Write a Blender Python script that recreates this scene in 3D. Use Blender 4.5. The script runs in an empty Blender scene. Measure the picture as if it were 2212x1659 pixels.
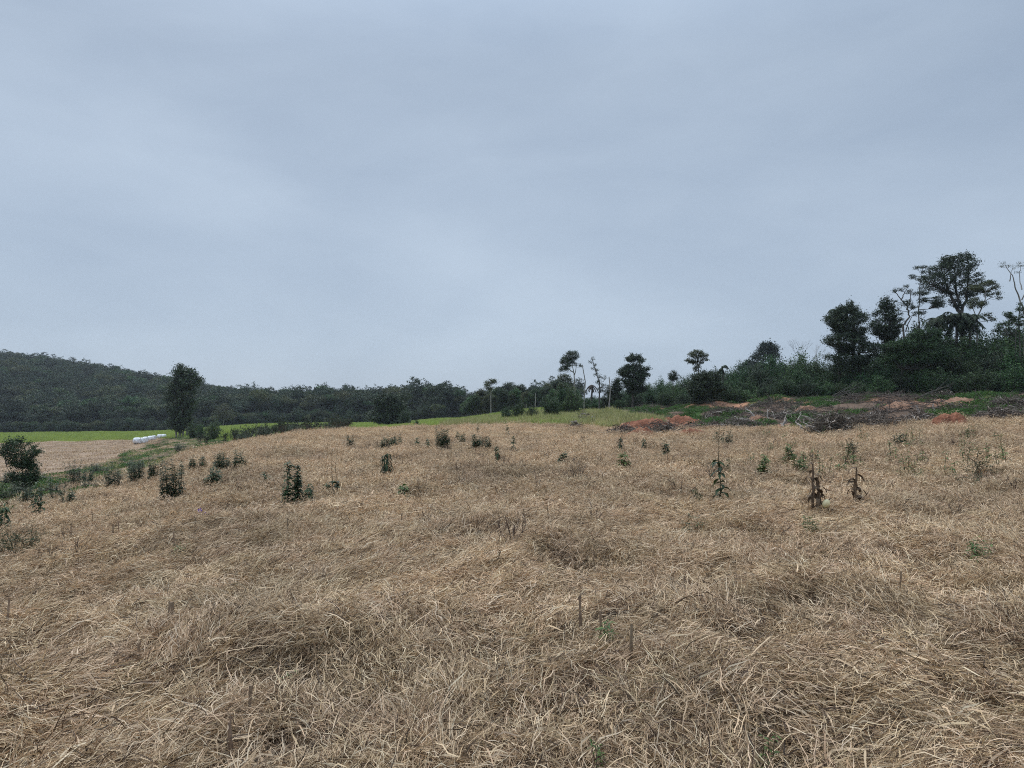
import bpy, math, random
import numpy as np
from mathutils import Vector

# ------------------------------------------------------------------ camera, sky, sun
S = bpy.context.scene
C = S.collection
rng = np.random.default_rng(7)
random.seed(7)
F = 1475.0          # focal length in reference units (picture 2212 wide)
CX, HY = 1106.0, 878.0
EYE = 0.0           # the eye is the origin; ground lies about 1.65 m below

cam = bpy.data.cameras.new('camera')
camo = bpy.data.objects.new('camera', cam)
C.objects.link(camo)
cam.sensor_width = 36
cam.lens = 36 * F / 2212
cam.clip_start = 0.05
cam.clip_end = 6000
pitch = math.atan((HY - 829.5) / F)
camo.location = (0, 0, EYE)
camo.rotation_euler = (math.pi / 2 + pitch, 0, 0)
S.camera = camo

S.view_settings.view_transform = 'Standard'
S.view_settings.look = 'None'
S.view_settings.exposure = 0.52
S.view_settings.gamma = 1
S.cycles.max_bounces = 6
S.cycles.diffuse_bounces = 3
S.cycles.transmission_bounces = 3
S.cycles.volume_bounces = 0
S.cycles.use_light_tree = False
S.cycles.use_denoising = False
S.cycles.use_adaptive_sampling = False
S.cycles.denoising_prefilter = 'ACCURATE'
S.cycles.pixel_filter_type = 'BLACKMAN_HARRIS'
S.cycles.filter_width = 1.05

SUN_EL, SUN_AZ = 55, -35      # degrees; azimuth measured from +Y towards +X
W = bpy.data.worlds.new('World')
S.world = W
W.use_nodes = True
nt = W.node_tree
for n in list(nt.nodes): nt.nodes.remove(n)
def N(t, **kw):
    n = nt.nodes.new(t)
    for k, v in kw.items(): setattr(n, k, v)
    return n
L = lambda a, b: nt.links.new(a, b)
out = N('ShaderNodeOutputWorld'); bg = N('ShaderNodeBackground')
sky = N('ShaderNodeTexSky', sky_type='NISHITA')
sky.sun_disc = False
sky.sun_elevation = math.radians(SUN_EL)
sky.sun_rotation = math.radians(SUN_AZ)
bg.inputs['Strength'].default_value = 0.1
tc = N('ShaderNodeTexCoord')
mp = N('ShaderNodeMapping'); mp.inputs['Scale'].default_value = (1.0, 1.0, 2.6); mp.inputs['Rotation'].default_value = (0.25, 0.45, 0.5)
L(tc.outputs['Generated'], mp.inputs['Vector'])
n1 = N('ShaderNodeTexNoise'); n1.inputs['Scale'].default_value = 1.9; n1.inputs['Detail'].default_value = 5; n1.inputs['Roughness'].default_value = 0.42; n1.inputs['Distortion'].default_value = 0.35
L(mp.outputs[0], n1.inputs['Vector'])
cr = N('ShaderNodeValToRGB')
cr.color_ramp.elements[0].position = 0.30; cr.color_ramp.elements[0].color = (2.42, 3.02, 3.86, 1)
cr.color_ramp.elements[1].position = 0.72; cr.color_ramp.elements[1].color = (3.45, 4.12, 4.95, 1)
n2 = N('ShaderNodeTexNoise'); n2.inputs['Scale'].default_value = 7; n2.inputs['Detail'].default_value = 7; n2.inputs['Roughness'].default_value = 0.6; n2.inputs['Distortion'].default_value = 0.6
L(mp.outputs[0], n2.inputs['Vector'])
mm = N('ShaderNodeMath', operation='MULTIPLY_ADD'); mm.inputs[1].default_value = 0.20; L(n2.outputs['Fac'], mm.inputs[0])
ms = N('ShaderNodeMath', operation='SUBTRACT'); ms.inputs[1].default_value = 0.10; L(n1.outputs['Fac'], ms.inputs[0]); L(ms.outputs[0], mm.inputs[2])
L(mm.outputs[0], cr.inputs['Fac'])
# a little brighter overhead, as an overcast sky is
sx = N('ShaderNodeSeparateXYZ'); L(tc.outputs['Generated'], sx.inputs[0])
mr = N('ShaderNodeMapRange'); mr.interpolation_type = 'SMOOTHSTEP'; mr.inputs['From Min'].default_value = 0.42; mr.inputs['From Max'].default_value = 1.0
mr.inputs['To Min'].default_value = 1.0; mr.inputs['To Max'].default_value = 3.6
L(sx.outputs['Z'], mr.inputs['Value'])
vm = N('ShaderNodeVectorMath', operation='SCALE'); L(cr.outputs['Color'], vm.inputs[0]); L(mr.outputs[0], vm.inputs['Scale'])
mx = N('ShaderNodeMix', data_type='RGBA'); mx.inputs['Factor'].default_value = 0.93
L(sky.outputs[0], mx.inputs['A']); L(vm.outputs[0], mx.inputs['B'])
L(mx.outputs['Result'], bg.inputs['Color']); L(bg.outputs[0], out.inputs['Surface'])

sd = bpy.data.lights.new('sun', 'SUN'); sd.energy = 1.5; sd.angle = math.radians(25); sd.color = (1, 0.96, 0.9)
so = bpy.data.objects.new('sun', sd); C.objects.link(so)
a, e = math.radians(SUN_AZ), math.radians(SUN_EL)
dv = Vector((math.sin(a) * math.cos(e), math.cos(a) * math.cos(e), math.sin(e)))
so.rotation_euler = dv.to_track_quat('Z', 'Y').to_euler()
so.location = dv * 50

# ------------------------------------------------------------------ noise
_tab = rng.random((256, 256))
def vn(x, y):
    x = np.asarray(x, float); y = np.asarray(y, float)
    xi = np.floor(x).astype(int); yi = np.floor(y).astype(int)
    fx = x - xi; fy = y - yi
    fx = fx * fx * (3 - 2 * fx); fy = fy * fy * (3 - 2 * fy)
    g = lambda i, j: _tab[i & 255, j & 255]
    return ((g(xi, yi) * (1 - fx) + g(xi + 1, yi) * fx) * (1 - fy) + (g(xi, yi + 1) * (1 - fx) + g(xi + 1, yi + 1) * fx) * fy) * 2 - 1
def fbm(x, y, o=3):
    s = 0; a = 1
    for k in range(o):
        s = s + a * vn(x * 2 ** k + 17.3 * k, y * 2 ** k + 5.1 * k); a *= .5
    return s

# ------------------------------------------------------------------ terrain height
# columns: picture column -> list of (distance, height below/above the eye)
PROF = {
 -500: [(3, -1.75), (10, -2.7), (16, -3.4), (25, -4.2), (45, -5.6), (80, -7.2), (150, -8.6), (250, -10.0), (295, -11.0), (345, 2), (430, 20), (540, 36), (700, 30), (1500, 10)],
 0:   [(3, -1.68), (10, -2.25), (16, -2.75), (25, -3.4), (45, -4.7), (80, -6.4), (150, -7.9), (250, -9.7), (295, -10.6), (340, 1), (400, 15), (500, 31), (700, 25), (1500, 10)],
 300: [(3, -1.65), (10, -2.0), (15, -2.3), (30, -3.2), (50, -4.2), (80, -5.4), (125, -7.0), (200, -7.9), (250, -9.4), (290, -10), (330, -2), (400, 7), (500, 14.5), (700, 12), (1500, 5)],
 400: [(3, -1.65), (10, -1.9), (15, -2.05), (25, -2.25), (35, -2.6), (50, -3.2), (80, -4.5), (130, -5.9), (200, -7.2), (250, -8.9), (290, -9.4), (330, -4), (400, 2), (500, 6.5), (700, 5), (1500, 5)],
 500: [(3, -1.65), (10, -1.8), (25, -2.0), (40, -2.4), (60, -3.4), (90, -4.6), (140, -5.4), (210, -6.3), (260, -7.2), (400, -3), (500, 0), (700, -3), (1500, 0)],
 640: [(3, -1.65), (10, -1.78), (25, -1.85), (50, -1.97), (64, -2.6), (90, -3.9), (150, -5.0), (210, -5.7), (260, -6.5), (400, -5), (500, -5.5), (700, -6), (1500, 0)],
 850: [(3, -1.65), (10, -1.75), (25, -1.82), (58, -1.85), (75, -2.8), (120, -3.6), (200, -5.4), (260, -6.0), (400, -5), (500, -5.5), (700, -6), (1500, 0)],
 1000: [(3, -1.65), (10, -1.7), (25, -1.8), (60, -1.8), (75, -2.2), (110, -2.3), (160, -3.2), (200, -3.4), (400, -4), (500, -4.5), (700, -6), (1500, 0)],
 1150: [(3, -1.63), (10, -1.7), (25, -1.75), (58, -1.65), (80, -1.5), (110, -1.1), (150, -0.6), (200, -0.6), (400, -3), (700, -6), (1500, 0)],
 1300: [(3, -1.62), (10, -1.65), (25, -1.7), (50, -1.7), (70, -1.45), (100, -0.9), (140, 0.3), (200, 1), (400, 0), (700, -6), (1500, 0)],
 1500: [(3, -1.62), (10, -1.62), (25, -1.6), (42, -1.55), (55, -1.05), (75, -0.35), (100, 1), (200, 4), (400, 6), (1500, 0)],
 1800: [(3, -1.6), (10, -1.55), (20, -1.45), (37, -1.22), (50, -0.42), (68, 0.85), (90, 2), (200, 6), (400, 10), (1500, 0)],
 2212: [(3, -1.6), (10, -1.5), (20, -1.2), (34, -0.62), (45, 0.1), (60, 1.0), (90, 3), (200, 8), (400, 12), (1500, 0)],
 2800: [(3, -1.6), (10, -1.4), (20, -0.9), (34, 0.0), (45, 0.8), (60, 1.8), (90, 4), (200, 10), (400, 14), (1500, 0)],
}
_cols = sorted(PROF)
_GU = np.linspace(-500, 2800, 331)
_GW = np.linspace(math.log(1.0), math.log(1500), 300)
_raw = np.array([np.interp(_GW, [math.log(d) for d, z in PROF[c]], [z for d, z in PROF[c]]) for c in _cols])
def _smooth(a, k, ax):
    ker = np.ones(k) / k
    p = np.apply_along_axis(lambda v: np.convolve(np.pad(v, k // 2, mode='edge'), ker, 'valid'), ax, a)
    return p
_raw = _smooth(_smooth(_raw, 7, 1), 5, 1)
_grid = np.array([np.interp(_GU, _cols, _raw[:, j]) for j in range(len(_GW))]).T
_grid = _smooth(_smooth(_grid, 9, 0), 5, 0)

def uD(X, Y):
    X = np.asarray(X, float); Y = np.asarray(Y, float)
    az = np.degrees(np.arctan2(X, Y)); s = np.sign(az); m = np.abs(az)
    m = np.where(m < 48, m, 48 * (180 - m) / 132)
    azr = np.radians(m * s)
    r = np.hypot(X, Y)
    return np.tan(azr) * F + CX, np.maximum(r * np.cos(azr), 0.3)
def prof(tbl, u):
    k = sorted(tbl); return np.interp(u, k, [tbl[i] for i in k])
# field end, green crop start, forest start: by picture column, in metres
T_FIELD = {-500: 13, 0: 18, 150: 22, 300: 30, 400: 44, 500: 54, 640: 66, 760: 68, 900: 68, 1150: 60, 1300: 50, 1500: 43, 1750: 37, 2212: 33.5, 2800: 30}
T_PLOW = {-500: 40, 0: 39, 150: 46, 250: 68, 330: 110, 370: 150}
T_GREEN = {-500: 150, 0: 150, 300: 148, 350: 140, 420: 128, 500: 85, 640: 76, 850: 82, 1000: 76, 1150: 62, 1240: 60, 1290: 100, 1400: 200, 3000: 400}
T_WOOD = {-500: 250, 0: 250, 400: 250, 640: 255, 850: 243, 960: 230, 1000: 165, 1150: 152, 1240: 132, 1290: 100, 1500: 80, 1800: 71, 2212: 63, 2800: 58}

def base_z(X, Y):
    u, D = uD(X, Y)
    fu = np.clip((u + 500) / 10, 0, 329.999); fw = np.clip((np.log(np.maximum(D, 1.0))) / (_GW[1] - _GW[0]), 0, 298.999)
    i = fu.astype(int); j = fw.astype(int); a = fu - i; b = fw - j
    return (_grid[i, j] * (1 - a) + _grid[i + 1, j] * a) * (1 - b) + (_grid[i, j + 1] * (1 - a) + _grid[i + 1, j + 1] * a) * b
HOLLOWS = [(.6, 6.7, .35, .16), (.25, 7.3, .6, -.16), (1.95, 6.0, .32, .15), (1.8, 6.5, .4, -.10), (4.0, 6.5, .4, .15), (1.15, 6.2, .2, .08), (-3.1, 4.0, .35, .12), (1.6, 4.5, .35, .12), (1.3, 4.9, .5, -.12), (3.0, 4.1, .4, .14), (-1.3, 3.9, .35, .12), (-1.7, 4.6, .5, -.12), (4.5, 8.4, .45, .14), (2.6, 8.7, .4, .12), (-.3, 8.4, .35, .1), (-2.6, 6.9, .35, .12), (-3.9, 6.0, .4, .12), (.2, 3.5, .3, .1), (2.4, 3.5, .3, .12), (-2.2, 3.1, .3, .1), (-.6, 5.4, .3, .1)]
def gz(X, Y):
    X = np.asarray(X, float); Y = np.asarray(Y, float)
    u, D = uD(X, Y)
    z = base_z(X, Y)
    f = prof(T_FIELD, u)
    infield = np.clip((f - D) / (0.1 * f) + 0.5, 0, 1)
    bump = 0.10 * vn(X * .55 + 3, Y * .55) + 0.15 * np.maximum(0, vn(X * 1.1, Y * 1.1 + 9)) - .10 * np.maximum(0, vn(X * 1.4 + 31, Y * 1.4) - .3) + 0.05 * vn(X * 2.9, Y * 2.9)
    for hx, hy, hr, hd in HOLLOWS:
        bump = bump - hd * np.exp(-((X - hx) ** 2 + (Y - hy) ** 2) / hr ** 2)
    bump *= np.clip(D / 4, 0.5, 1)
    rough = prof({-500: .15, 300: .2, 400: .1, 1250: .1, 1320: .5, 2800: .6}, u)
    w = prof(T_WOOD, u)
    mid = rough * fbm(X * .18, Y * .18, 3) * np.clip((D - f) / (0.15 * f), 0, 1) * np.clip((w * 1.2 - D) / (w * .2), 0.3, 1)
    far = 1.5 * vn(X / 60, Y / 60) * np.clip((D - w) / 80, 0, 1)
    return z + bump * (infield * .85 + .15) + mid + far
def gzf(x, y): return float(gz(np.array([x]), np.array([y]))[0])

def at(px, D):                       # a point of the ground at distance D in picture column px
    X = (px - CX) / F * D
    return X, D, gzf(X, D)
def hit(px, py, lift=0.0):           # where the ground (or the straw lying on it) shows at a picture point
    t = (px - CX) / F
    Ds = np.exp(np.linspace(math.log(2), math.log(600), 1500))
    z = gz(t * Ds, Ds) + lift
    yy = HY - z / Ds * F
    k = np.nonzero(yy <= py)[0]
    D = Ds[k[0]] if len(k) else 60.0
    return t * D, D, gzf(t * D, D)

# ------------------------------------------------------------------ mesh helpers
class MB:
    def __init__(s): s.v = []; s.q = []; s.n = 0; s.smooth = False
    def add(s, v, q):
        v = np.asarray(v, float).reshape(-1, 3); q = np.asarray(q, int).reshape(-1, 4)
        s.v.append(v); s.q.append(q + s.n); s.n += len(v); return s
    def build(s, name, mat, parent=None, smooth=False, loc=None):
        me = bpy.data.meshes.new(name)
        v = np.concatenate(s.v).astype(np.float32); q = np.concatenate(s.q).astype(np.int32)
        me.vertices.add(len(v)); me.vertices.foreach_set('co', v.ravel())
        me.loops.add(q.size); me.loops.foreach_set('vertex_index', q.ravel())
        me.polygons.add(len(q)); me.polygons.foreach_set('loop_start', np.arange(0, q.size, 4, dtype=np.int32))
        me.polygons.foreach_set('loop_total', np.full(len(q), 4, np.int32))
        if smooth: me.polygons.foreach_set('use_smooth', np.ones(len(q), bool))
        me.update(calc_edges=True); me.validate()
        if mat: me.materials.append(mat)
        o = bpy.data.objects.new(name, me)
        if parent != 'none': C.objects.link(o)
        if parent and parent != 'none': o.parent = parent
        if loc is not None: o.location = loc
        return o

def unit(v): return v / np.maximum(np.linalg.norm(v, axis=-1, keepdims=True), 1e-9)

def tube(mb, pts, rad, k=6):
    P = np.asarray(pts, float); R = np.asarray(rad, float) * np.ones(len(P))
    T = unit(np.gradient(P, axis=0))
    ref = np.array([0.13, 0.99, 0.05]) if abs(T[0][1]) < .8 else np.array([1, 0, 0.1])
    A = unit(np.cross(T, ref)); B = np.cross(T, A)
    th = np.linspace(0, 2 * np.pi, k, endpoint=False)
    v = P[:, None] + R[:, None, None] * (np.cos(th)[None, :, None] * A[:, None] + np.sin(th)[None, :, None] * B[:, None])
    n = len(P); i = np.arange(n - 1)[:, None] * k; j = np.arange(k)[None]; j2 = (j + 1) % k
    q = np.stack([i + j, i + j2, i + k + j2, i + k + j], -1)
    mb.add(v, q)
    # closing caps drawn to a point
    for e, idx in ((0, 0), (n - 1, 1)):
        c = P[e] + (T[e] * R[e] * .3 if idx else -T[e] * R[e] * .3)
        vv = np.vstack([v[e], c]); jj = np.arange(0, k, 2)
        if k % 2 == 0:
            mb.add(vv, [[a_, (a_ + 1) % k, (a_ + 2) % k, k] for a_ in jj])

def wig(p0, p1, n, amp, r=None):     # a crooked path
    r = r or rng
    p0 = np.asarray(p0, float); p1 = np.asarray(p1, float)
    t = np.linspace(0, 1, n)[:, None]
    L_ = np.linalg.norm(p1 - p0)
    off = np.cumsum(r.normal(0, 1, (n, 3)), 0); off -= off[0]; off -= t * off[-1]
    return p0 + (p1 - p0) * t + off * amp * L_ / math.sqrt(n)

def blades(mb, P, D0, Ln, Wd, bend, segs=3, prof_=(0.7, 1, .8, .1), roll=None, wob=0.0, up=(0, 0, 1)):
    """N ribbons at once: roots P, first direction D0, length, width, how far they bow down"""
    P = np.asarray(P, float); n = len(P)
    D0 = unit(np.asarray(D0, float)); Ln = np.ones(n) * Ln; Wd = np.ones(n) * Wd; bend = np.ones(n) * bend
    w = np.interp(np.linspace(0, 1, segs + 1), np.linspace(0, 1, len(prof_)), prof_)
    side = np.cross(D0, np.array(up, float) + rng.normal(0, .25, (n, 3))); side = unit(side)
    if roll is None: roll = rng.uniform(-.8, .8, n)
    nn = np.cross(side, D0)
    side = side * np.cos(roll)[:, None] + nn * np.sin(roll)[:, None]
    pos = P.copy(); rows = []
    wb = rng.normal(0, 1, (n, 3)) * wob
    for k in range(segs + 1):
        h = side * (Wd * w[k] * .5)[:, None]
        rows.append(np.stack([pos - h, pos + h], 1))
        d = D0 + np.array([0, 0, -1.]) * (bend * (k + .5) / segs)[:, None] + wb * math.sin(2.6 * k + 1)
        pos = pos + unit(d) * (Ln / segs)[:, None]
    v = np.stack(rows, 1)            # n, segs+1, 2, 3
    b = (np.arange(n) * (segs + 1) * 2)[:, None]; k = (np.arange(segs) * 2)[None]
    q = np.stack([b + k, b + k + 1, b + k + 3, b + k + 2], -1)
    mb.add(v, q)

def leaves(mb, P, size, flat=0.6, asp=0.45):
    """diamond leaves, each a face of its own; flat=1 lies level"""
    P = np.asarray(P, float); n = len(P)
    size = np.ones(n) * size * rng.uniform(.6, 1.35, n)
    nrm = unit(rng.normal(0, 1, (n, 3)) * (1 - flat) + np.array([0, 0, 1.]) * flat)
    t = unit(np.cross(nrm, rng.normal(0, 1, (n, 3)))); b = np.cross(nrm, t)
    s = size[:, None]
    v = np.stack([P - t * s * .5, P + b * s * asp * .5 - nrm * s * .08, P + t * s * .5, P - b * s * asp * .5 - nrm * s * .08], 1)
    mb.add(v, np.arange(n * 4).reshape(n, 4))

def ballpts(n, c, r, shell=.55):
    d = unit(rng.normal(0, 1, (n, 3))); q = rng.random(n) ** (1 / 3.) * (1 - shell) + shell * rng.uniform(.75, 1.05, n)
    return np.asarray(c) + d * q[:, None] * np.asarray(r)

# ------------------------------------------------------------------ materials
def new_mat(name):
    m = bpy.data.materials.new(name); m.use_nodes = True
    t = m.node_tree; t.nodes.clear()
    o = t.nodes.new('ShaderNodeOutputMaterial')
    return m, t, o
def island_mat(name, cols, rough=.75, trans=0.0, noise=None, inst=0.25, spec=.25, patch=0.0):
    """colours spread over a ramp, picked per leaf / blade and shifted per plant"""
    m, t, o = new_mat(name)
    ge = t.nodes.new('ShaderNodeNewGeometry'); oi = t.nodes.new('ShaderNodeObjectInfo')
    r = t.nodes.new('ShaderNodeValToRGB'); r.color_ramp.elements.remove(r.color_ramp.elements[1])
    for i, c in enumerate(cols):
        p = i / max(1, len(cols) - 1)
        e = r.color_ramp.elements[0] if i == 0 else r.color_ramp.elements.new(p)
        e.position = p; e.color = (*c, 1)
    if noise:
        tc_ = t.nodes.new('ShaderNodeTexCoord'); nz = t.nodes.new('ShaderNodeTexNoise'); nz.inputs['Scale'].default_value = noise; nz.inputs['Detail'].default_value = 4
        t.links.new(tc_.outputs['Object'], nz.inputs['Vector'])
        mi = t.nodes.new('ShaderNodeMath'); mi.operation = 'MULTIPLY_ADD'; mi.inputs[1].default_value = 1.6; mi.inputs[2].default_value = -.3
        t.links.new(nz.outputs['Fac'], mi.inputs[0]); src = mi.outputs[0]
    else: src = ge.outputs['Random Per Island']
    t.links.new(src, r.inputs['Fac'])
    hs = t.nodes.new('ShaderNodeHueSaturation')
    ma = t.nodes.new('ShaderNodeMapRange'); ma.inputs['To Min'].default_value = 1 - inst; ma.inputs['To Max'].default_value = 1 + inst
    t.links.new(oi.outputs['Random'], ma.inputs['Value']); t.links.new(ma.outputs[0], hs.inputs['Value'])
    mb_ = t.nodes.new('ShaderNodeMapRange'); mb_.inputs['To Min'].default_value = .5 - inst * .07; mb_.inputs['To Max'].default_value = .5 + inst * .07
    wn = t.nodes.new('ShaderNodeMath'); wn.operation = 'FRACT'; wm = t.nodes.new('ShaderNodeMath'); wm.operation = 'MULTIPLY'; wm.inputs[1].default_value = 7.7
    t.links.new(oi.outputs['Random'], wm.inputs[0]); t.links.new(wm.outputs[0], wn.inputs[0]); t.links.new(wn.outputs[0], mb_.inputs['Value']); t.links.new(mb_.outputs[0], hs.inputs['Hue'])
    t.links.new(r.outputs['Color'], hs.inputs['Color'])
    if patch:
        pz = t.nodes.new('ShaderNodeTexNoise'); pz.inputs['Scale'].default_value = .33; pz.inputs['Detail'].default_value = 5; pz.inputs['Roughness'].default_value = .6
        t.links.new(ge.outputs['Position'], pz.inputs['Vector']); pm = t.nodes.new('ShaderNodeMapRange'); pm.inputs['From Min'].default_value = .35; pm.inputs['From Max'].default_value = .6
        pm.inputs['To Min'].default_value = 1 - patch; pm.inputs['To Max'].default_value = 1.06; t.links.new(pz.outputs['Fac'], pm.inputs['Value'])
        pq = t.nodes.new('ShaderNodeMath'); pq.operation = 'MULTIPLY'; t.links.new(pm.outputs[0], pq.inputs[0]); t.links.new(ma.outputs[0], pq.inputs[1]); t.links.new(pq.outputs[0], hs.inputs['Value'])
    b = t.nodes.new('ShaderNodeBsdfPrincipled'); b.inputs['Roughness'].default_value = rough; b.inputs['Specular IOR Level'].default_value = spec
    t.links.new(hs.outputs[0], b.inputs['Base Color'])
    last = b.outputs[0]
    if trans:
        tr = t.nodes.new('ShaderNodeBsdfTranslucent'); t.links.new(hs.outputs[0], tr.inputs['Color'])
        mxs = t.nodes.new('ShaderNodeMixShader'); mxs.inputs[0].default_value = trans
        t.links.new(last, mxs.inputs[1]); t.links.new(tr.outputs[0], mxs.inputs[2]); last = mxs.outputs[0]
    t.links.new(last, o.inputs['Surface'])
    return m
M = {}
M['straw'] = island_mat('straw', [(.030, .018, .011), (.11, .066, .036), (.50, .35, .20), (.70, .50, .305), (.75, .555, .36), (.82, .665, .465)], .7, .12, inst=.14, patch=.22)
M['straw_far'] = island_mat('straw_far', [(.07, .042, .024), (.37, .25, .145), (.64, .455, .28), (.74, .55, .35), (.82, .65, .45)], .8, .12, inst=.12, patch=.34)
M['crop'] = island_mat('crop', [(.18, .24, .05), (.30, .36, .085), (.42, .46, .14)], .7, .2, inst=.15)
M['tallgrass'] = island_mat('tallgrass', [(.14, .17, .05), (.28, .29, .10), (.44, .41, .18), (.58, .50, .27)], .7, .2, inst=.2)
M['lowgreen'] = island_mat('lowgreen', [(.03, .065, .016), (.06, .125, .025), (.11, .20, .04)], .7, .2, inst=.3)
M['weed'] = island_mat('weed', [(.018, .032, .016), (.030, .055, .022), (.05, .085, .03)], .6, .12, inst=.25)
M['weedlight'] = island_mat('weedlight', [(.035, .07, .02), (.07, .12, .03), (.12, .17, .05)], .6, .2, inst=.25)
M['stem'] = island_mat('stem', [(.03, .03, .016), (.07, .06, .03)], .8, noise=9, inst=.2)
M['leafdark'] = island_mat('leafdark', [(.016, .027, .014), (.034, .054, .026), (.065, .092, .042)], .6, .1, inst=.2)
M['leafmid'] = island_mat('leafmid', [(.018, .038, .015), (.038, .082, .027), (.078, .14, .042)], .6, .15, inst=.35)
M['leafthick'] = island_mat('leafthick', [(.015, .030, .013), (.032, .064, .023), (.066, .115, .036)], .6, .15, inst=.35)
M['leaffar'] = island_mat('leaffar', [(.018, .030, .018), (.034, .054, .028), (.060, .086, .044)], .7, .1, inst=.5)
M['leafolive'] = island_mat('leafolive', [(.03, .04, .016), (.065, .08, .03), (.115, .13, .05)], .6, .15, inst=.25)
M['bark'] = island_mat('bark', [(.035, .03, .027), (.09, .08, .07), (.17, .155, .14)], .9, noise=2.5, inst=.15)
M['barkpale'] = island_mat('barkpale', [(.12, .11, .10), (.24, .22, .20), (.34, .32, .30)], .9, noise=2.5, inst=.2)
M['deadwood'] = island_mat('deadwood', [(.13, .11, .09), (.32, .28, .24), (.58, .53, .46)], .9, noise=4, inst=.2)
M['brush'] = island_mat('brush', [(.045, .034, .027), (.11, .085, .068), (.21, .17, .14)], .9, inst=.2)
M['drytwig'] = island_mat('drytwig', [(.05, .035, .025), (.10, .07, .05), (.15, .11, .08)], .9, inst=.2)
M['cornstalk'] = island_mat('cornstalk', [(.10, .068, .045), (.22, .155, .10), (.36, .27, .18)], .85, noise=14, inst=.15)
M['corndark'] = island_mat('corndark', [(.05, .032, .02), (.115, .075, .048), (.22, .155, .105)], .85, noise=9, inst=.1)
M['palm'] = island_mat('palm', [(.015, .026, .015), (.03, .05, .026), (.06, .085, .04)], .6, .1, inst=.2)
M['petal'] = island_mat('petal', [(.10, .035, .42), (.16, .06, .55)], .6, .2, noise=30, inst=.1)
def gourd_mat():
    m = island_mat('gourd_skin', [(.50, .42, .20), (.66, .58, .34), (.74, .68, .46)], .45, noise=22, inst=0, spec=.5); return m
M['gourd'] = gourd_mat()
def wrap_mat():
    m, t, o = new_mat('bale_wrap')
    b = t.nodes.new('ShaderNodeBsdfPrincipled'); b.inputs['Roughness'].default_value = .38
    tc_ = t.nodes.new('ShaderNodeTexCoord'); nz = t.nodes.new('ShaderNodeTexNoise'); nz.inputs['Scale'].default_value = 2.2; nz.inputs['Detail'].default_value = 6
    r = t.nodes.new('ShaderNodeValToRGB'); r.color_ramp.elements[0].position = .3; r.color_ramp.elements[0].color = (.5, .5, .5, 1); r.color_ramp.elements[1].position = .55; r.color_ramp.elements[1].color = (.84, .85, .87, 1)
    t.links.new(tc_.outputs['Object'], nz.inputs['Vector']); t.links.new(nz.outputs['Fac'], r.inputs[0]); t.links.new(r.outputs[0], b.inputs['Base Color'])
    wv = t.nodes.new('ShaderNodeTexWave'); wv.inputs['Scale'].default_value = 3; wv.inputs['Distortion'].default_value = 6
    t.links.new(tc_.outputs['Object'], wv.inputs['Vector'])
    bp = t.nodes.new('ShaderNodeBump'); bp.inputs['Strength'].default_value = .6; bp.inputs['Distance'].default_value = .05
    t.links.new(wv.outputs['Fac'], bp.inputs['Height']); t.links.new(bp.outputs[0], b.inputs['Normal']); t.links.new(b.outputs[0], o.inputs['Surface'])
    return m
M['wrap'] = wrap_mat()
def soil_mat(name, c0, c1, c2, sc=1.5):
    m, t, o = new_mat(name)
    b = t.nodes.new('ShaderNodeBsdfPrincipled'); b.inputs['Roughness'].default_value = .95; b.inputs['Specular IOR Level'].default_value = .1
    tc_ = t.nodes.new('ShaderNodeTexCoord'); nz = t.nodes.new('ShaderNodeTexNoise'); nz.inputs['Scale'].default_value = sc; nz.inputs['Detail'].default_value = 8; nz.inputs['Roughness'].default_value = .7
    r = t.nodes.new('ShaderNodeValToRGB'); r.color_ramp.elements[0].position = .32; r.color_ramp.elements[0].color = (*c0, 1)
    r.color_ramp.elements[1].position = .7; r.color_ramp.elements[1].color = (*c2, 1); e_ = r.color_ramp.elements.new(.5); e_.color = (*c1, 1)
    t.links.new(tc_.outputs['Object'], nz.inputs['Vector']); t.links.new(nz.outputs['Fac'], r.inputs[0]); t.links.new(r.outputs[0], b.inputs['Base Color'])
    n2 = t.nodes.new('ShaderNodeTexNoise'); n2.inputs['Scale'].default_value = sc * 5; n2.inputs['Detail'].default_value = 6
    t.links.new(tc_.outputs['Object'], n2.inputs['Vector'])
    bp = t.nodes.new('ShaderNodeBump'); bp.inputs['Strength'].default_value = 1; bp.inputs['Distance'].default_value = .12
    t.links.new(n2.outputs['Fac'], bp.inputs['Height']); t.links.new(bp.outputs[0], b.inputs['Normal']); t.links.new(b.outputs[0], o.inputs['Surface'])
    return m
M['redsoil'] = soil_mat('red_soil', (.08, .033, .02), (.205, .085, .05), (.33, .165, .10))
M['tansoil'] = soil_mat('tan_soil', (.11, .06, .037), (.23, .13, .085), (.34, .22, .15))

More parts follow.
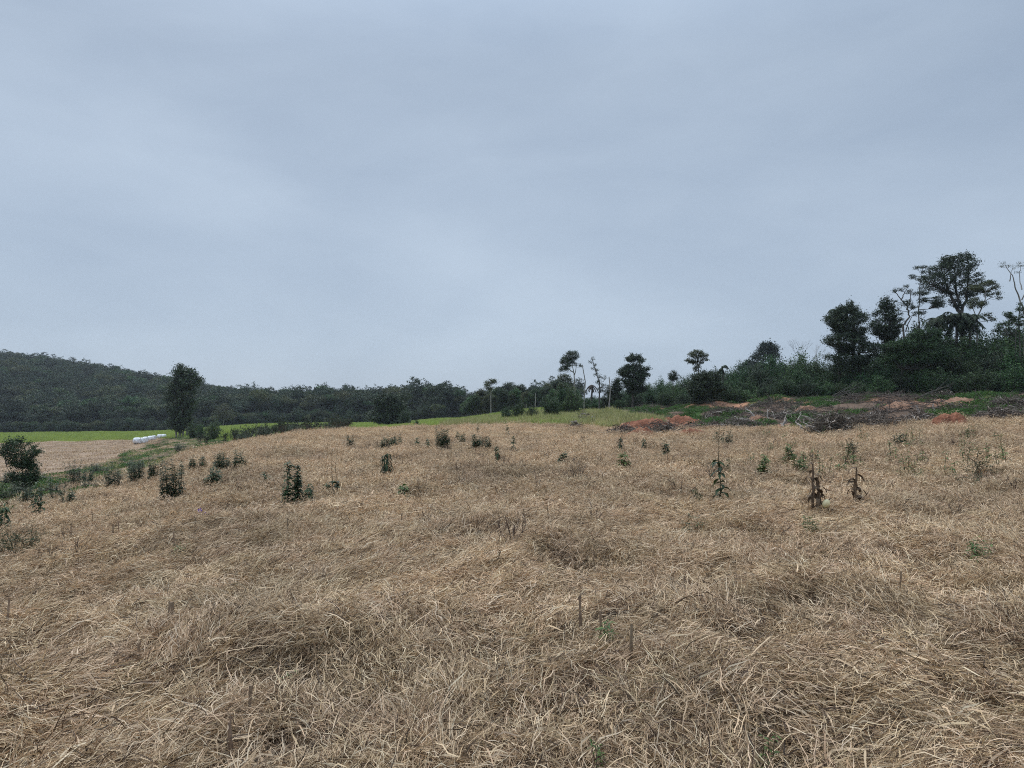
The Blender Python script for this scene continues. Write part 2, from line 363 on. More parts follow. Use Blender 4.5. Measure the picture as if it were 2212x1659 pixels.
def ground_mat():
    m, t, o = new_mat('ground')
    b = t.nodes.new('ShaderNodeBsdfPrincipled'); b.inputs['Roughness'].default_value = .95; b.inputs['Specular IOR Level'].default_value = .1
    at_ = t.nodes.new('ShaderNodeAttribute'); at_.attribute_name = 'Col'
    tc_ = t.nodes.new('ShaderNodeTexCoord')
    def nz(s, d, r_=.65):
        n = t.nodes.new('ShaderNodeTexNoise'); n.inputs['Scale'].default_value = s; n.inputs['Detail'].default_value = d; n.inputs['Roughness'].default_value = r_
        t.links.new(tc_.outputs['Object'], n.inputs['Vector']); return n
    a_ = nz(.6, 6); b2 = nz(7, 8, .75)
    def mrange(src, lo, hi, f0=.25, f1=.75):
        q = t.nodes.new('ShaderNodeMapRange'); q.inputs['From Min'].default_value = f0; q.inputs['From Max'].default_value = f1
        q.inputs['To Min'].default_value = lo; q.inputs['To Max'].default_value = hi; t.links.new(src, q.inputs['Value']); return q.outputs[0]
    k = t.nodes.new('ShaderNodeMath'); k.operation = 'MULTIPLY'
    t.links.new(mrange(a_.outputs['Fac'], .7, 1.3), k.inputs[0]); t.links.new(mrange(b2.outputs['Fac'], .55, 1.45), k.inputs[1])
    v = t.nodes.new('ShaderNodeVectorMath'); v.operation = 'SCALE'; t.links.new(at_.outputs['Color'], v.inputs[0]); t.links.new(k.outputs[0], v.inputs['Scale'])
    t.links.new(v.outputs[0], b.inputs['Base Color'])
    bp = t.nodes.new('ShaderNodeBump'); bp.inputs['Strength'].default_value = .8; bp.inputs['Distance'].default_value = .08
    t.links.new(b2.outputs['Fac'], bp.inputs['Height']); t.links.new(bp.outputs[0], b.inputs['Normal'])
    t.links.new(b.outputs[0], o.inputs['Surface'])
    return m
M['ground'] = ground_mat()

def tag(o, label=None, cat=None, group=None, kind=None):
    if label: o['label'] = label
    if cat: o['category'] = cat
    if group: o['group'] = group
    if kind: o['kind'] = kind
    return o
def empty(name, loc, rz=0):
    o = bpy.data.objects.new(name, None); C.objects.link(o); o.location = loc; o.rotation_euler = (0, 0, rz); o.empty_display_size = .2
    return o
def copy_tree(o, parent=None):
    c = o.copy(); C.objects.link(c); c.parent = parent
    for ch in list(o.children): copy_tree(ch, c)
    return c

# ------------------------------------------------------------------ ground sheet
def zones(X, Y):
    """surface colour of the ground itself"""
    u, D = uD(X, Y)
    jit = 1 + .06 * fbm(X * .12, Y * .12, 3)
    D2 = D * jit; u2 = u + 25 * vn(X * .2, Y * .2)
    f = prof(T_FIELD, u2); p = prof(T_PLOW, u2); g = prof(T_GREEN, u); w = prof(T_WOOD, u)
    n1_ = fbm(X * .35, Y * .35, 3); n2_ = fbm(X * .11 + 40, Y * .11, 3)
    col = np.empty(X.shape + (3,)); col[...] = (.085, .055, .032)
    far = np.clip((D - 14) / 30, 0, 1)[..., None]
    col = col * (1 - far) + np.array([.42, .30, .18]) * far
    def put(mask, c):
        mm = np.clip(mask, 0, 1)[..., None]; col[...] = col * (1 - mm) + np.array(c) * mm
    beyond = np.clip((D2 - f) / (f * .04), 0, 1)
    left = np.clip((400 - u) / 30, 0, 1); mids = (u >= 380) & (u < 1290); right = u >= 1290
    # rough grassy margin left of the field
    put(beyond * (u < 1290), (.11, .085, .05))
    put(beyond * (u < 1290) * np.clip(n1_ * 3 + .5, 0, 1), (.05, .08, .022))
    put(beyond * (u < 1290) * np.clip(n2_ * 3 - .6, 0, 1), (.25, .18, .12))
    # earth track, then the turned field
    trk = np.exp(-((D2 / p - .84) / .07) ** 2) * (u < 350)
    put(trk * .9, (.145, .075, .05))
    put(np.clip((D2 - p) / (p * .03), 0, 1) * (u < 360), (.28, .20, .14))
    gm = np.clip((D * (1 + .01 * vn(X * .1, Y * .1)) - g) / (g * .015), 0, 1) * (D > f)
    put(gm * (u < 1290), (.26, .31, .085))
    # cleared ground on the right
    put(beyond * right, (.13, .088, .062))
    put(beyond * right * np.clip(n2_ * 4 - .2, 0, 1), (.33, .17, .10))
    put(beyond * right * np.clip(n1_ * 3 - .2, 0, 1), (.045, .085, .022))
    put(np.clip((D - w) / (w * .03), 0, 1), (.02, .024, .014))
    return col

def make_ground():
    rs = np.concatenate([[0.02, .5, 1.0, 1.5], np.exp(np.linspace(math.log(2), math.log(22), 190)), np.exp(np.linspace(math.log(22.3), math.log(270), 340)), np.exp(np.linspace(math.log(275), math.log(800), 60))])
    az = np.concatenate([np.linspace(-48, 48, 640), np.linspace(49, 311, 130)])
    az = np.radians(az)
    X = rs[:, None] * np.sin(az)[None]; Y = rs[:, None] * np.cos(az)[None]
    Z = gz(X, Y) - 0.0
    n, k = X.shape
    v = np.stack([X, Y, Z], -1)
    i = np.arange(n - 1)[:, None] * k; j = np.arange(k)[None]; j2 = (j + 1) % k
    q = np.stack([i + j, i + k + j, i + k + j2, i + j2], -1)
    mb = MB(); mb.add(v, q)
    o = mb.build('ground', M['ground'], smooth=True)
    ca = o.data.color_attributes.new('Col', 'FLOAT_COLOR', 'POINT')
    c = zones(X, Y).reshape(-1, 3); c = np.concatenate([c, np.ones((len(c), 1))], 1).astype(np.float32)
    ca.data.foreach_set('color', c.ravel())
    tag(o, kind='structure', label='rolling farmland of dry stubble, turned earth and cleared red soil')
make_ground()

# ------------------------------------------------------------------ scattered stuff (countless): one object each, instanced by nodes
def scatter(name, protos, P, R, Sc, I, label, cat):
    col = bpy.data.collections.new(name + '_kinds')
    for p in protos: col.objects.link(p)
    me = bpy.data.meshes.new(name)
    me.vertices.add(len(P)); me.vertices.foreach_set('co', np.asarray(P, np.float32).ravel())
    for nm, ty, fld, arr in (('rot', 'FLOAT_VECTOR', 'vector', R), ('scl', 'FLOAT_VECTOR', 'vector', Sc), ('idx', 'INT', 'value', I)):
        at_ = me.attributes.new(nm, ty, 'POINT')
        at_.data.foreach_set(fld, np.asarray(arr, np.int32 if ty == 'INT' else np.float32).ravel())
    o = bpy.data.objects.new(name, me); C.objects.link(o)
    g = bpy.data.node_groups.new(name, 'GeometryNodeTree')
    g.interface.new_socket('Geometry', in_out='INPUT', socket_type='NodeSocketGeometry')
    g.interface.new_socket('Geometry', in_out='OUTPUT', socket_type='NodeSocketGeometry')
    gi = g.nodes.new('NodeGroupInput'); go = g.nodes.new('NodeGroupOutput')
    ci = g.nodes.new('GeometryNodeCollectionInfo'); ci.inputs['Collection'].default_value = col
    ci.inputs['Separate Children'].default_value = True; ci.inputs['Reset Children'].default_value = True
    ip = g.nodes.new('GeometryNodeInstanceOnPoints'); ip.inputs['Pick Instance'].default_value = True
    def attr(nm, ty):
        a_ = g.nodes.new('GeometryNodeInputNamedAttribute'); a_.data_type = ty; a_.inputs['Name'].default_value = nm
        return next(s for s in a_.outputs if s.enabled and s.name == 'Attribute')
    g.links.new(gi.outputs[0], ip.inputs['Points']); g.links.new(ci.outputs[0], ip.inputs['Instance'])
    g.links.new(attr('idx', 'INT'), ip.inputs['Instance Index'])
    er = g.nodes.new('FunctionNodeEulerToRotation'); g.links.new(attr('rot', 'FLOAT_VECTOR'), er.inputs[0])
    g.links.new(er.outputs[0], ip.inputs['Rotation']); g.links.new(attr('scl', 'FLOAT_VECTOR'), ip.inputs['Scale'])
    g.links.new(ip.outputs[0], go.inputs[0])
    md = o.modifiers.new('scatter', 'NODES'); md.node_group = g
    tag(o, label, cat, kind='stuff')
    return o

def straw_proto(kind, n, mat, wk=1.0, R=.24):
    mb = MB()
    r = R * np.sqrt(rng.random(n)); th = rng.uniform(0, 2 * np.pi, n)
    P = np.stack([r * np.cos(th) * 1.3, r * np.sin(th), rng.uniform(-.03, .05, n)], 1)
    az = rng.normal(0, .5, n); az = np.where(rng.random(n) < .2, rng.uniform(-3.14, 3.14, n), az)
    if kind == 'laid':
        el = np.abs(rng.normal(.22, .25, n)); ln = rng.uniform(.08, .25, n); bend = rng.uniform(.1, .9, n)
        P[:, 2] += rng.uniform(0, .07, n)
    elif kind == 'tuft':
        az = rng.uniform(-3.14, 3.14, n) * .85; el = rng.uniform(.35, 1.3, n); ln = rng.uniform(.06, .21, n); bend = rng.uniform(.3, 2.2, n)
        P[:, :2] *= .8
    else:   # curl: short upright curling blades
        az = rng.uniform(-3.14, 3.14, n); el = rng.uniform(.1, 1.2, n); ln = rng.uniform(.05, .15, n); bend = rng.uniform(.2, 2.4, n)
    D0 = np.stack([np.cos(az) * np.cos(el), np.sin(az) * np.cos(el), np.sin(el)], 1)
    wd = np.where(rng.random(n) < .08, rng.uniform(.007, .012, n), rng.uniform(.0028, .0058, n)) * wk
    ln = np.where(rng.random(n) < .25, ln * .5, ln)
    blades(mb, P, D0, ln, wd, bend, segs=4, prof_=(.6, 1, .9, .65, .08), wob=.42, roll=rng.uniform(-1.3, 1.3, n))
    return mb.build('straw_clump', mat, 'none')

def field_points(n, D0, D1, u0=-420, u1=2640, power=1.0):
    # area-uniform in D and t, kept inside the stubble field
    D = np.sqrt(rng.uniform(D0 ** 2, D1 ** 2, n)) if power == 1 else (rng.uniform(D0 ** power, D1 ** power, n)) ** (1 / power)
    u = rng.uniform(u0, u1, n)
    X = (u - CX) / F * D; Y = D
    f = prof(T_FIELD, u + 25 * vn(X * .2, Y * .2)) / (1 + .06 * fbm(X * .12, Y * .12, 3))
    k = D < f * (1 + .03 * rng.normal(0, 1, n))
    return X[k], Y[k], u[k]
def slope_rot(X, Y, yaw, extra=.12):
    e_ = .15
    sx_ = (gz(X + e_, Y) - gz(X - e_, Y)) / (2 * e_); sy_ = (gz(X, Y + e_) - gz(X, Y - e_)) / (2 * e_)
    # tilt expressed in the turned frame: slope along local x and y
    lx = sx_ * np.cos(yaw) + sy_ * np.sin(yaw); ly = -sx_ * np.sin(yaw) + sy_ * np.cos(yaw)
    n = len(X)
    return np.stack([np.arctan(ly) + rng.normal(0, extra, n), -np.arctan(lx) + rng.normal(0, extra, n), yaw], 1)
def lay(X, Y):  # the way the straw was pressed down: sweeps slowly over the field
    return 2.6 * vn(X * .35 + 11, Y * .35 + 4) + 1.4 * vn(X * 1.0, Y * 1.0) + .35

LAID = [straw_proto('laid', 190, M['straw'], .9) for _ in range(6)]
TUFT = [straw_proto('tuft', 170, M['straw'], .9) for _ in range(4)]
CURL = [straw_proto('curl', 190, M['straw_far'], 1.5, R=.34) for _ in range(5)]
def scatter_straw():
    Ps, Rs, Ss, Is = [], [], [], []
    def push(X, Y, idx, sc, lift=0.0, yaw=None, extra=.22):
        n = len(X); yaw = lay(X, Y) + rng.normal(0, .75, n) if yaw is None else yaw
        Ps.append(np.stack([X, Y, gz(X, Y) + lift], 1)); Rs.append(slope_rot(X, Y, yaw, extra)); Ss.append(np.stack([sc] * 3, 1)); Is.append(idx)
    # near mat
    X, Y, u = field_points(21000, 1.8, 13)
    n = len(X); tn = vn(X * .7 + 50, Y * .7) + (Y - 8) * .12 + (u - 1300) / 2600
    tuft = tn + rng.normal(0, .35, n) > .35
    gap = (vn(X * 1.7 + 9, Y * 1.7 + 3) > .42) | (vn(X * 4.1, Y * 4.1 + 7) > .72)
    keep = ~gap | (rng.random(n) < .22)
    for hx, hy, hr, hd in HOLLOWS:
        if hd > 0: keep &= ((X - hx) ** 2 * .5 + (Y - hy) ** 2 > (hr * .62) ** 2) | (rng.random(n) < .10)
    idx = np.where(tuft, 6 + rng.integers(0, 4, n), rng.integers(0, 6, n))
    push(X[keep], Y[keep], idx[keep], rng.uniform(.52, 1.05, keep.sum()), rng.uniform(-.03, .07, keep.sum()))
    # middle
    X, Y, u = field_points(20000, 10, 26)
    n = len(X); idx = np.where(rng.random(n) < .25, 6 + rng.integers(0, 4, n), 10 + rng.integers(0, 5, n))
    idx = np.where((rng.random(n) < .15) & (Y < 15), rng.integers(0, 6, n), idx)
    push(X, Y, idx, rng.uniform(.8, 1.3, n), rng.uniform(-.02, .03, n), yaw=rng.uniform(-3.14, 3.14, n))
    X, Y, u = field_points(9000, 9, 60)
    k_ = (vn(X * .8 + 70, Y * .8) > .35); X, Y = X[k_], Y[k_]; n = len(X)
    push(X, Y, 6 + rng.integers(0, 4, n), rng.uniform(1.2, 1.9, n), 0, yaw=rng.uniform(-3.14, 3.14, n))
    X, Y, u = field_points(34000, 24, 75)
    n = len(X); idx = 10 + rng.integers(0, 5, n)
    push(X, Y, idx, rng.uniform(1.0, 1.7, n), 0, yaw=rng.uniform(-3.14, 3.14, n))
    P = np.concatenate(Ps); R = np.concatenate(Rs); Sc = np.concatenate(Ss); I = np.concatenate(Is)
    scatter('dry_grass', LAID_ALL, P, R, Sc, I, 'pale dry grass pressed flat and tangled over the whole field', 'dry grass')
LAID_ALL = LAID + TUFT + CURL
for k_, o_ in enumerate(LAID_ALL): o_.name = 'straw_clump_%02d' % k_
scatter_straw()

def grass_proto(n, h, w, mat, R=.5, lean=.35, name='tuft', segs=3, bend=.8):
    mb = MB()
    r = R * np.sqrt(rng.random(n)); th = rng.uniform(0, 6.28, n)
    P = np.stack([r * np.cos(th), r * np.sin(th), np.full(n, -.03)], 1)
    D0 = unit(np.stack([rng.normal(0, lean, n), rng.normal(0, lean, n), np.ones(n)], 1))
    blades(mb, P, D0, rng.uniform(.5, 1.1, n) * h, rng.uniform(.6, 1.2, n) * w, rng.uniform(0, bend, n), segs=segs, wob=.1)
    return mb.build(name, mat, 'none')
def leaf_proto(n, R, h, size, mat, name='cover'):
    mb = MB(); P = ballpts(n, (0, 0, h * .4), (R, R, h * .6), .3); leaves(mb, P, size, .5, .5)
    return mb.build(name, mat, 'none')
def twig_proto(n, R, h, mat, name='twigs', r0=.012):
    mb = MB()
    for _ in range(n):
        p = np.array([*rng.normal(0, R * .5, 2), rng.uniform(0, h * .5)]); d = unit(np.array([*rng.normal(0, 1, 2), rng.uniform(-.1, .6)])) * rng.uniform(.3, 1.1) * R
        rr = r0 * rng.uniform(.5, 1.6); tube(mb, wig(p, p + d, 4, .12), [rr, rr * .8, rr * .6, rr * .2], 4)
    return mb.build(name, mat, 'none')

def band(n, umin, umax, d0, d1, dens=None):
    """points between two distance functions d0(u), d1(u)"""
    u = rng.uniform(umin, umax, n); a0 = d0(u); a1 = d1(u)
    D = np.sqrt(rng.random(n) * (a1 ** 2 - a0 ** 2) + a0 ** 2)
    X = (u - CX) / F * D
    if dens is not None:
        k = rng.random(n) < dens(X, D, u); X, D, u = X[k], D[k], u[k]
    return X, D, u
def simple_scatter(name, protos, X, Y, s0, s1, label, cat, lift=0, tilt=.08):
    n = len(X); s = rng.uniform(s0, s1, n)
    for k, p in enumerate(protos): p.name = '%s_kind_%d' % (name, k)
    R = np.stack([rng.normal(0, tilt, n), rng.normal(0, tilt, n), rng.uniform(0, 6.28, n)], 1)
    scatter(name, protos, np.stack([X, Y, gz(X, Y) + lift], 1), R, np.stack([s, s, s * rng.uniform(.8, 1.2, n)], 1), rng.integers(0, len(protos), n), label, cat)

fld = lambda u: prof(T_FIELD, u); plw = lambda u: prof(T_PLOW, u); grn = lambda u: prof(T_GREEN, u); wod = lambda u: prof(T_WOOD, u)
# green crop
X, Y, u = band(16000, -450, 1240, grn, lambda u: wod(u) * .995)
simple_scatter('green_crop', [grass_proto(90, .45, .035, M['crop'], R=1.0) for _ in range(3)], X, Y, .8, 1.3, 'bright green young crop growing below the wooded hill', 'crop')
# yellow-green tall grass beyond the field in the middle
X, Y, u = band(2600, 960, 1420, lambda u: fld(u) * 1.02, lambda u: np.minimum(prof({900: 80, 1150: 110, 1290: 100, 1330: 75, 1420: 52}, u), wod(u)), lambda X, Y, u: np.clip(.45 + .8 * vn(X * .15, Y * .15) + (u - 1000) / 500, 0, 1))
simple_scatter('tall_grass', [grass_proto(130, .95, .028, M['tallgrass'], R=.8, lean=.3, bend=1.1) for _ in range(3)], X, Y, .35, .95, 'tall yellow-green grass on the slope behind the dry field', 'tall grass')
# rough green margin at the left
X, Y, u = band(7000, -300, 800, lambda u: fld(u) * .96, lambda u: np.where(u < 360, plw(u) * .97, grn(u)), lambda X, Y, u: np.clip(fbm(X * .35, Y * .35, 3) * 2.5 + .3, 0, 1))
simple_scatter('low_weeds', [leaf_proto(120, .5, .22, .09, M['lowgreen']) for _ in range(2)] + [grass_proto(60, .3, .02, M['tallgrass'], R=.5)], X, Y, .5, 1.2, 'low green weeds along the earth track at the left', 'weeds')
X, Y, u = band(1300, -300, 700, lambda u: fld(u) * .95, lambda u: np.where(u < 360, plw(u) * .97, grn(u)))
simple_scatter('margin_grass', [grass_proto(80, .22, .016, M['straw_far'], R=.5, lean=.6) for _ in range(2)], X, Y, .7, 1.3, 'withered grass of the rough margin beside the track', 'dry grass')
# clods and stubble of the turned field
X, Y, u = band(9000, -450, 355, plw, lambda u: grn(u) * .99)
simple_scatter('stubble', [grass_proto(40, .16, .03, M['straw_far'], R=.8, lean=.8) for _ in range(2)], X, Y, .7, 1.3, 'sparse stubble lying on the turned pinkish earth', 'stubble')
# green cover + dead twigs on the clearing
clr = lambda u: wod(u) * 1.0
X, Y, u = band(8000, 1290, 2700, lambda u: fld(u) * 1.03, clr, lambda X, Y, u: np.clip(fbm(X * .35, Y * .35, 3) * 3 - .1, 0, 1))
simple_scatter('ground_cover', [leaf_proto(130, .5, .28, .12, M['lowgreen']) for _ in range(2)] + [grass_proto(90, .4, .02, M['lowgreen'], R=.5)], X, Y, .5, 1.1, 'fresh green ground cover spreading over the cleared slope', 'ground cover')
X, Y, u = band(2300, 1290, 2700, lambda u: fld(u) * 1.03, clr, lambda X, Y, u: np.clip(-fbm(X * .22, Y * .22 + 30, 3) * 1.6 + .55, .12, 1))
simple_scatter('brushwood', [twig_proto(30, .9, .16, M['brush'], r0=.016) for _ in range(5)], X, Y, .5, 1.3, 'grey brown brushwood littering the cleared slope', 'brushwood')

# ------------------------------------------------------------------ far wood (one mass)
def wood_proto(style):
    mb = MB()
    H = rng.uniform(9, 12)
    if style == 'umb': bl = [(rng.normal(0, 1.6), rng.normal(0, 1.6), H - rng.uniform(.5, 1.8), rng.uniform(1.8, 2.6), .9) for _ in range(4)]
    else: bl = [(rng.normal(0, 1.5), rng.normal(0, 1.5), H * rng.uniform(.45, .85), rng.uniform(1.7, 2.7), rng.uniform(1.4, 2.2)) for _ in range(7)]
    for x, y, z, r, rz in bl:
        cs = ballpts(26, (x, y, z), (r, r, rz), .8)
        for c in cs:
            P = c + rng.normal(0, 1, (16, 3)) * (.36, .36, .2)
            leaves(mb, P, .42, .5, .6)
    tube(mb, wig((0, 0, -1), (0, 0, H * .75), 5, .04), [.22, .2, .17, .12, .06], 5)
    for x, y, z, r, rz in bl[:4]: tube(mb, wig((0, 0, H * .4), (x, y, z), 4, .06), [.12, .1, .07, .03], 4)
    return mb
WP = [wood_proto('umb' if k % 3 == 2 else 'round').build('wood_tree_%d' % k, M[('leaffar', 'leafdark', 'leafolive', 'leaffar', 'leafdark', 'leafmid', 'leaffar')[k]], 'none') for k in range(7)]
def far_wood():
    X, Y, u = band(6800, -520, 1245, lambda u: np.where(u > 960, 238, wod(u) * 1.02 + 3), lambda u: prof({-520: 610, 1000: 560, 1330: 420}, u))
    X2, Y2, u2 = band(900, -520, 960, lambda u: wod(u) * 1.0, lambda u: wod(u) * 1.05)
    n0 = len(X); X = np.concatenate([X, X2]); Y = np.concatenate([Y, Y2]); u = np.concatenate([u, u2])
    n = len(X)
    Z = gz(X, Y)
    s = rng.uniform(.75, 1.2, n) * np.where(u > 980, .72, 1)
    s[n0:] = rng.uniform(.22, .6, n - n0); Z[n0:] -= s[n0:] * 3
    R = np.stack([np.zeros(n), np.zeros(n), rng.uniform(0, 6.28, n)], 1)
    scatter('far_wood', WP, np.stack([X, Y, Z], 1), R, np.stack([s, s, s * rng.uniform(.85, 1.2, n)], 1), rng.integers(0, 7, n), 'dark dense native wood covering the hill beyond the green crop', 'wood')
far_wood()

# ------------------------------------------------------------------ single trees, shaped from their outline at their own distance
def blob_tree(name, px, D, blobs, label, leafm='leafdark', barkm='bark', leaf=.28, dens=1.0, cat='tree', trunks=None, r0=.2, group=None, clump=.42, base=None, asp=.45, flat=.55, twig=True, depth=.85, droop=0, bs=1.0):
    """blobs: (x, y, rx, ry) in picture units; each becomes a rounded mass of leaf clumps carried by its own limb"""
    X0, Y0, Z0 = at(px, D)
    if base is not None: Z0 = base
    root = empty(name, (X0, Y0, Z0)); k = D / F
    def loc(x, y): return ((x - px) * k, 0, (HY - y) * k - Z0)
    cr = MB(); tr = MB()
    trunks = trunks or [[(px, None), (blobs[0][0], blobs[0][1])]]
    paths = []
    for ti, tp in enumerate(trunks):
        pts = []
        for q in tp:
            if q[1] is None: pts.append(((q[0] - px) * k, 0, -.3))
            else: x, y, z = loc(*q[:2]); pts.append((x, q[2] * k if len(q) > 2 else rng.normal(0, .25), z))
        pts = np.array(pts, float)
        t = np.linspace(0, len(pts) - 1, 4 * (len(pts) - 1) + 1)
        pp = np.stack([np.interp(t, np.arange(len(pts)), pts[:, i]) for i in range(3)], 1)
        pp[1:-1] += rng.normal(0, .06, (len(pp) - 2, 3)) * r0 * 4
        rr = r0 * (1 if ti == 0 else .6) * np.linspace(1, .28, len(pp)); rr[0] *= 1.35 if ti == 0 else 1
        tube(tr, pp, rr, 7); paths.append((pp, rr))
    allp = np.concatenate([p for p, _ in paths]); allr = np.concatenate([r for _, r in paths])
    for x, y, rx, ry in blobs:
        c = np.array(loc(x + rng.normal(0, .12) * rx, y + rng.normal(0, .25) * ry)); rx *= k * 1.25 * bs; ry *= k * 1.6 * bs
        c[1] = rng.normal(0, 1) * rx * .5 * depth
        ry_ = rx * depth if rx > ry else rx
        dd = np.linalg.norm(allp - c, axis=1) + np.where(allp[:, 2] > c[2] - ry * .2, 3 * (rx + ry), 0)
        j = int(np.argmin(dd)); st = allp[j]
        br = min(allr[j] * .6, .022 + .03 * rx)
        mid = (st + c) / 2 + np.array([0, 0, -.12 * np.linalg.norm(c - st)])
        b = np.vstack([wig(st, mid, 4, .05), wig(mid, c, 4, .06)[1:]]); tube(tr, b, br * np.linspace(1, .4, len(b)), 5)
        vol = max(7, int(17 * (rx * ry_ * ry) ** (.62) / clump ** 1.4))
        cs = ballpts(vol, c, (rx, ry_, ry), .3)
        cl = []
        for q in cs:
            if twig: tube(tr, wig(b[rng.integers(3, len(b))], q, 3, .08), [br * .35, br * .22, .008], 3)
            m = max(3, int(17 * dens * rng.uniform(.2, 1.8)))
            cl.append(q + rng.normal(0, 1, (m, 3)) * np.array([clump, clump, clump * .6]) * .62 - np.array([0, 0, droop]) * rng.random((m, 1)))
        if cl: leaves(cr, np.concatenate(cl), leaf * .85, flat, asp)
    cr.build('crown', M[leafm], root); tr.build('trunk', M[barkm], root, smooth=True)
    tag(root, label, cat, group)
    return root
def env_tree(name, Zf, bx, D, rows, label, leafm='leafdark', barkm='bark', leaf=.2, clump=.3, dens=1.0, gap=-.25, gs=.9, trunks=None, r0=.2, cat='tree', depth=.8, flat=.5, asp=.4, group=None):
    """crown filling an outline given as rows (y, left, right); round in plan; sky gaps where a coarse noise is low"""
    k = D / F; px = Zf([(bx, 0, 0, 0)])[0][0]; X0, Y0, Z0 = at(px, D); root = empty(name, (X0, Y0, Z0))
    rw = []
    for y, xl, xr in rows:
        a_ = Zf([(xl, y, 0, 0)])[0]; b_ = Zf([(xr, y, 0, 0)])[0]; rw.append(((HY - a_[1]) * k - Z0, (a_[0] - px) * k, (b_[0] - px) * k))
    rw = np.array(sorted(rw)); z0_, z1_ = rw[0, 0], rw[-1, 0]
    area = np.trapezoid(rw[:, 2] - rw[:, 1], rw[:, 0]) if hasattr(np, 'trapezoid') else np.trapz(rw[:, 2] - rw[:, 1], rw[:, 0])
    n = int(dens * 4.6 * area / clump ** 2); z = rng.uniform(z0_, z1_, n * 2); xl = np.interp(z, rw[:, 0], rw[:, 1]); xr = np.interp(z, rw[:, 0], rw[:, 2])
    keep = rng.random(n * 2) < (xr - xl) / (rw[:, 2] - rw[:, 1]).max(); z, xl, xr = z[keep], xl[keep], xr[keep]
    c_ = (xl + xr) / 2; hw = (xr - xl) / 2; t_ = rng.uniform(-1, 1, len(z)); t_ = np.sign(t_) * np.abs(t_) ** .8; e1_ = rng.uniform(0, 90)
    hw = hw * (1 + .34 * vn(z * gs * 1.9 + e1_ + np.sign(t_) * 7.3, np.zeros(len(z))) + .05 * rng.normal(0, 1, len(z)))
    x = c_ + hw * t_; y = hw * depth * np.sqrt(np.clip(1 - t_ ** 2, 0, 1)) * rng.uniform(-1, 1, len(z))
    o1, o2 = rng.uniform(0, 90, 2); g = vn(x * gs + o1 + y * .5, z * gs * 1.3 + o2) + .5 * vn(x * gs * 2.3 + o2, z * gs * 2.5 + y)
    m_ = g > gap + .16 + .45 * np.maximum(0, np.abs(t_) - .55); Cc = np.stack([x, y, z], 1)[m_]
    cr = MB(); tr = MB(); paths = []
    tz = trunks or [[(bx, None), (bx, rows[0][0] * .7 + rows[-1][0] * .3)]]
    for ti, tp in enumerate(tz):
        q = trk(Zf, tp); pts = np.array([((a_ - px) * k, 0, -.3) if b_ is None else ((a_ - px) * k, rng.normal(0, .2), (HY - b_) * k - Z0) for a_, b_ in q])
        tt = np.linspace(0, len(pts) - 1, 4 * (len(pts) - 1) + 1); pp = np.stack([np.interp(tt, np.arange(len(pts)), pts[:, i]) for i in range(3)], 1)
        pp[1:-1] += rng.normal(0, .07, (len(pp) - 2, 3)); rr = r0 * (1 if ti == 0 else .65) * np.linspace(1, .25, len(pp)); tube(tr, pp, rr, 7); paths.append(pp)
    ap = np.concatenate(paths)
    for c in Cc[rng.permutation(len(Cc))[:min(len(Cc), 90)]]:
        dd = np.linalg.norm(ap - c, axis=1) + np.where(ap[:, 2] > c[2] - .2, 6, 0); st = ap[int(np.argmin(dd))]
        mid = (st + c) / 2 + np.array([0, 0, -.1 * np.linalg.norm(c - st)]); b = np.vstack([wig(st, mid, 4, .06), wig(mid, c, 4, .06)[1:]]); tube(tr, b, r0 * .22 * np.linspace(1, .25, len(b)), 4)
    cl = []
    for c in Cc:
        m = max(4, int(20 * rng.uniform(.3, 1.6))); out_ = unit(np.array([c[0] - np.interp(c[2], rw[:, 0], (rw[:, 1] + rw[:, 2]) / 2), c[1], .3])); s_ = rng.normal(0, 1, (m, 1))
        cl.append(c + rng.normal(0, 1, (m, 3)) * clump * .34 + out_ * s_ * clump * .75)
    leaves(cr, np.concatenate(cl), leaf, flat, asp)
    cr.build('crown', M[leafm], root); tr.build('trunk', M[barkm], root, smooth=True); tag(root, label, cat, group); return root
Z1 = lambda L_: [(x * .3165 / 1.3562, (950 + y * .3165) / 1.3562, a_ * .2334, b_ * .2334) for x, y, a_, b_ in L_]
def ZZ(ox, oy): return lambda L_: [((ox + q[0] * .3165) / 1.3562, (oy + q[1] * .3165) / 1.3562) + tuple(w_ * .2334 for w_ in q[2:]) for q in L_]
Z1, Z2, Z3, Z4, Z5 = ZZ(0, 950), ZZ(600, 950), ZZ(1300, 950), ZZ(1900, 950), ZZ(2300, 700)
def trk(Zf, L_):
    r = []
    for q in L_:
        if q[1] is None: r.append(((Zf([(q[0], 0, 0, 0)])[0][0]), None))
        else: w = Zf([(q[0], q[1], 0, 0)])[0]; r.append((w[0], w[1]))
    return r
def ztree(name, Zf, bx, D, blobs, label, trunks, **kw):
    px = Zf([(bx, 0, 0, 0)])[0][0]
    return blob_tree(name, px, D, Zf(blobs), label, trunks=[trk(Zf, t) for t in trunks], **kw)

# left: the big lone tree over the bales
env_tree('broadleaf_tree', Z1, 1680, 135, [(380, 1655, 1685), (405, 1635, 1700), (425, 1625, 1790), (460, 1620, 1815), (520, 1605, 1825), (560, 1570, 1815), (620, 1568, 1775), (680, 1590, 1770), (740, 1555, 1795), (800, 1560, 1780), (870, 1590, 1755), (930, 1600, 1745), (985, 1620, 1720)],
      'tall dark lone tree beside the white bales, crown down to its foot', leaf=.4, clump=.55, gap=-.9, gs=.6, trunks=[[(1665, None), (1690, 800), (1700, 480)], [(1700, None), (1720, 850), (1770, 600)], [(1735, None), (1740, 850), (1735, 700)], [(1640, None), (1640, 850), (1620, 640)]], barkm='barkpale', r0=.28)
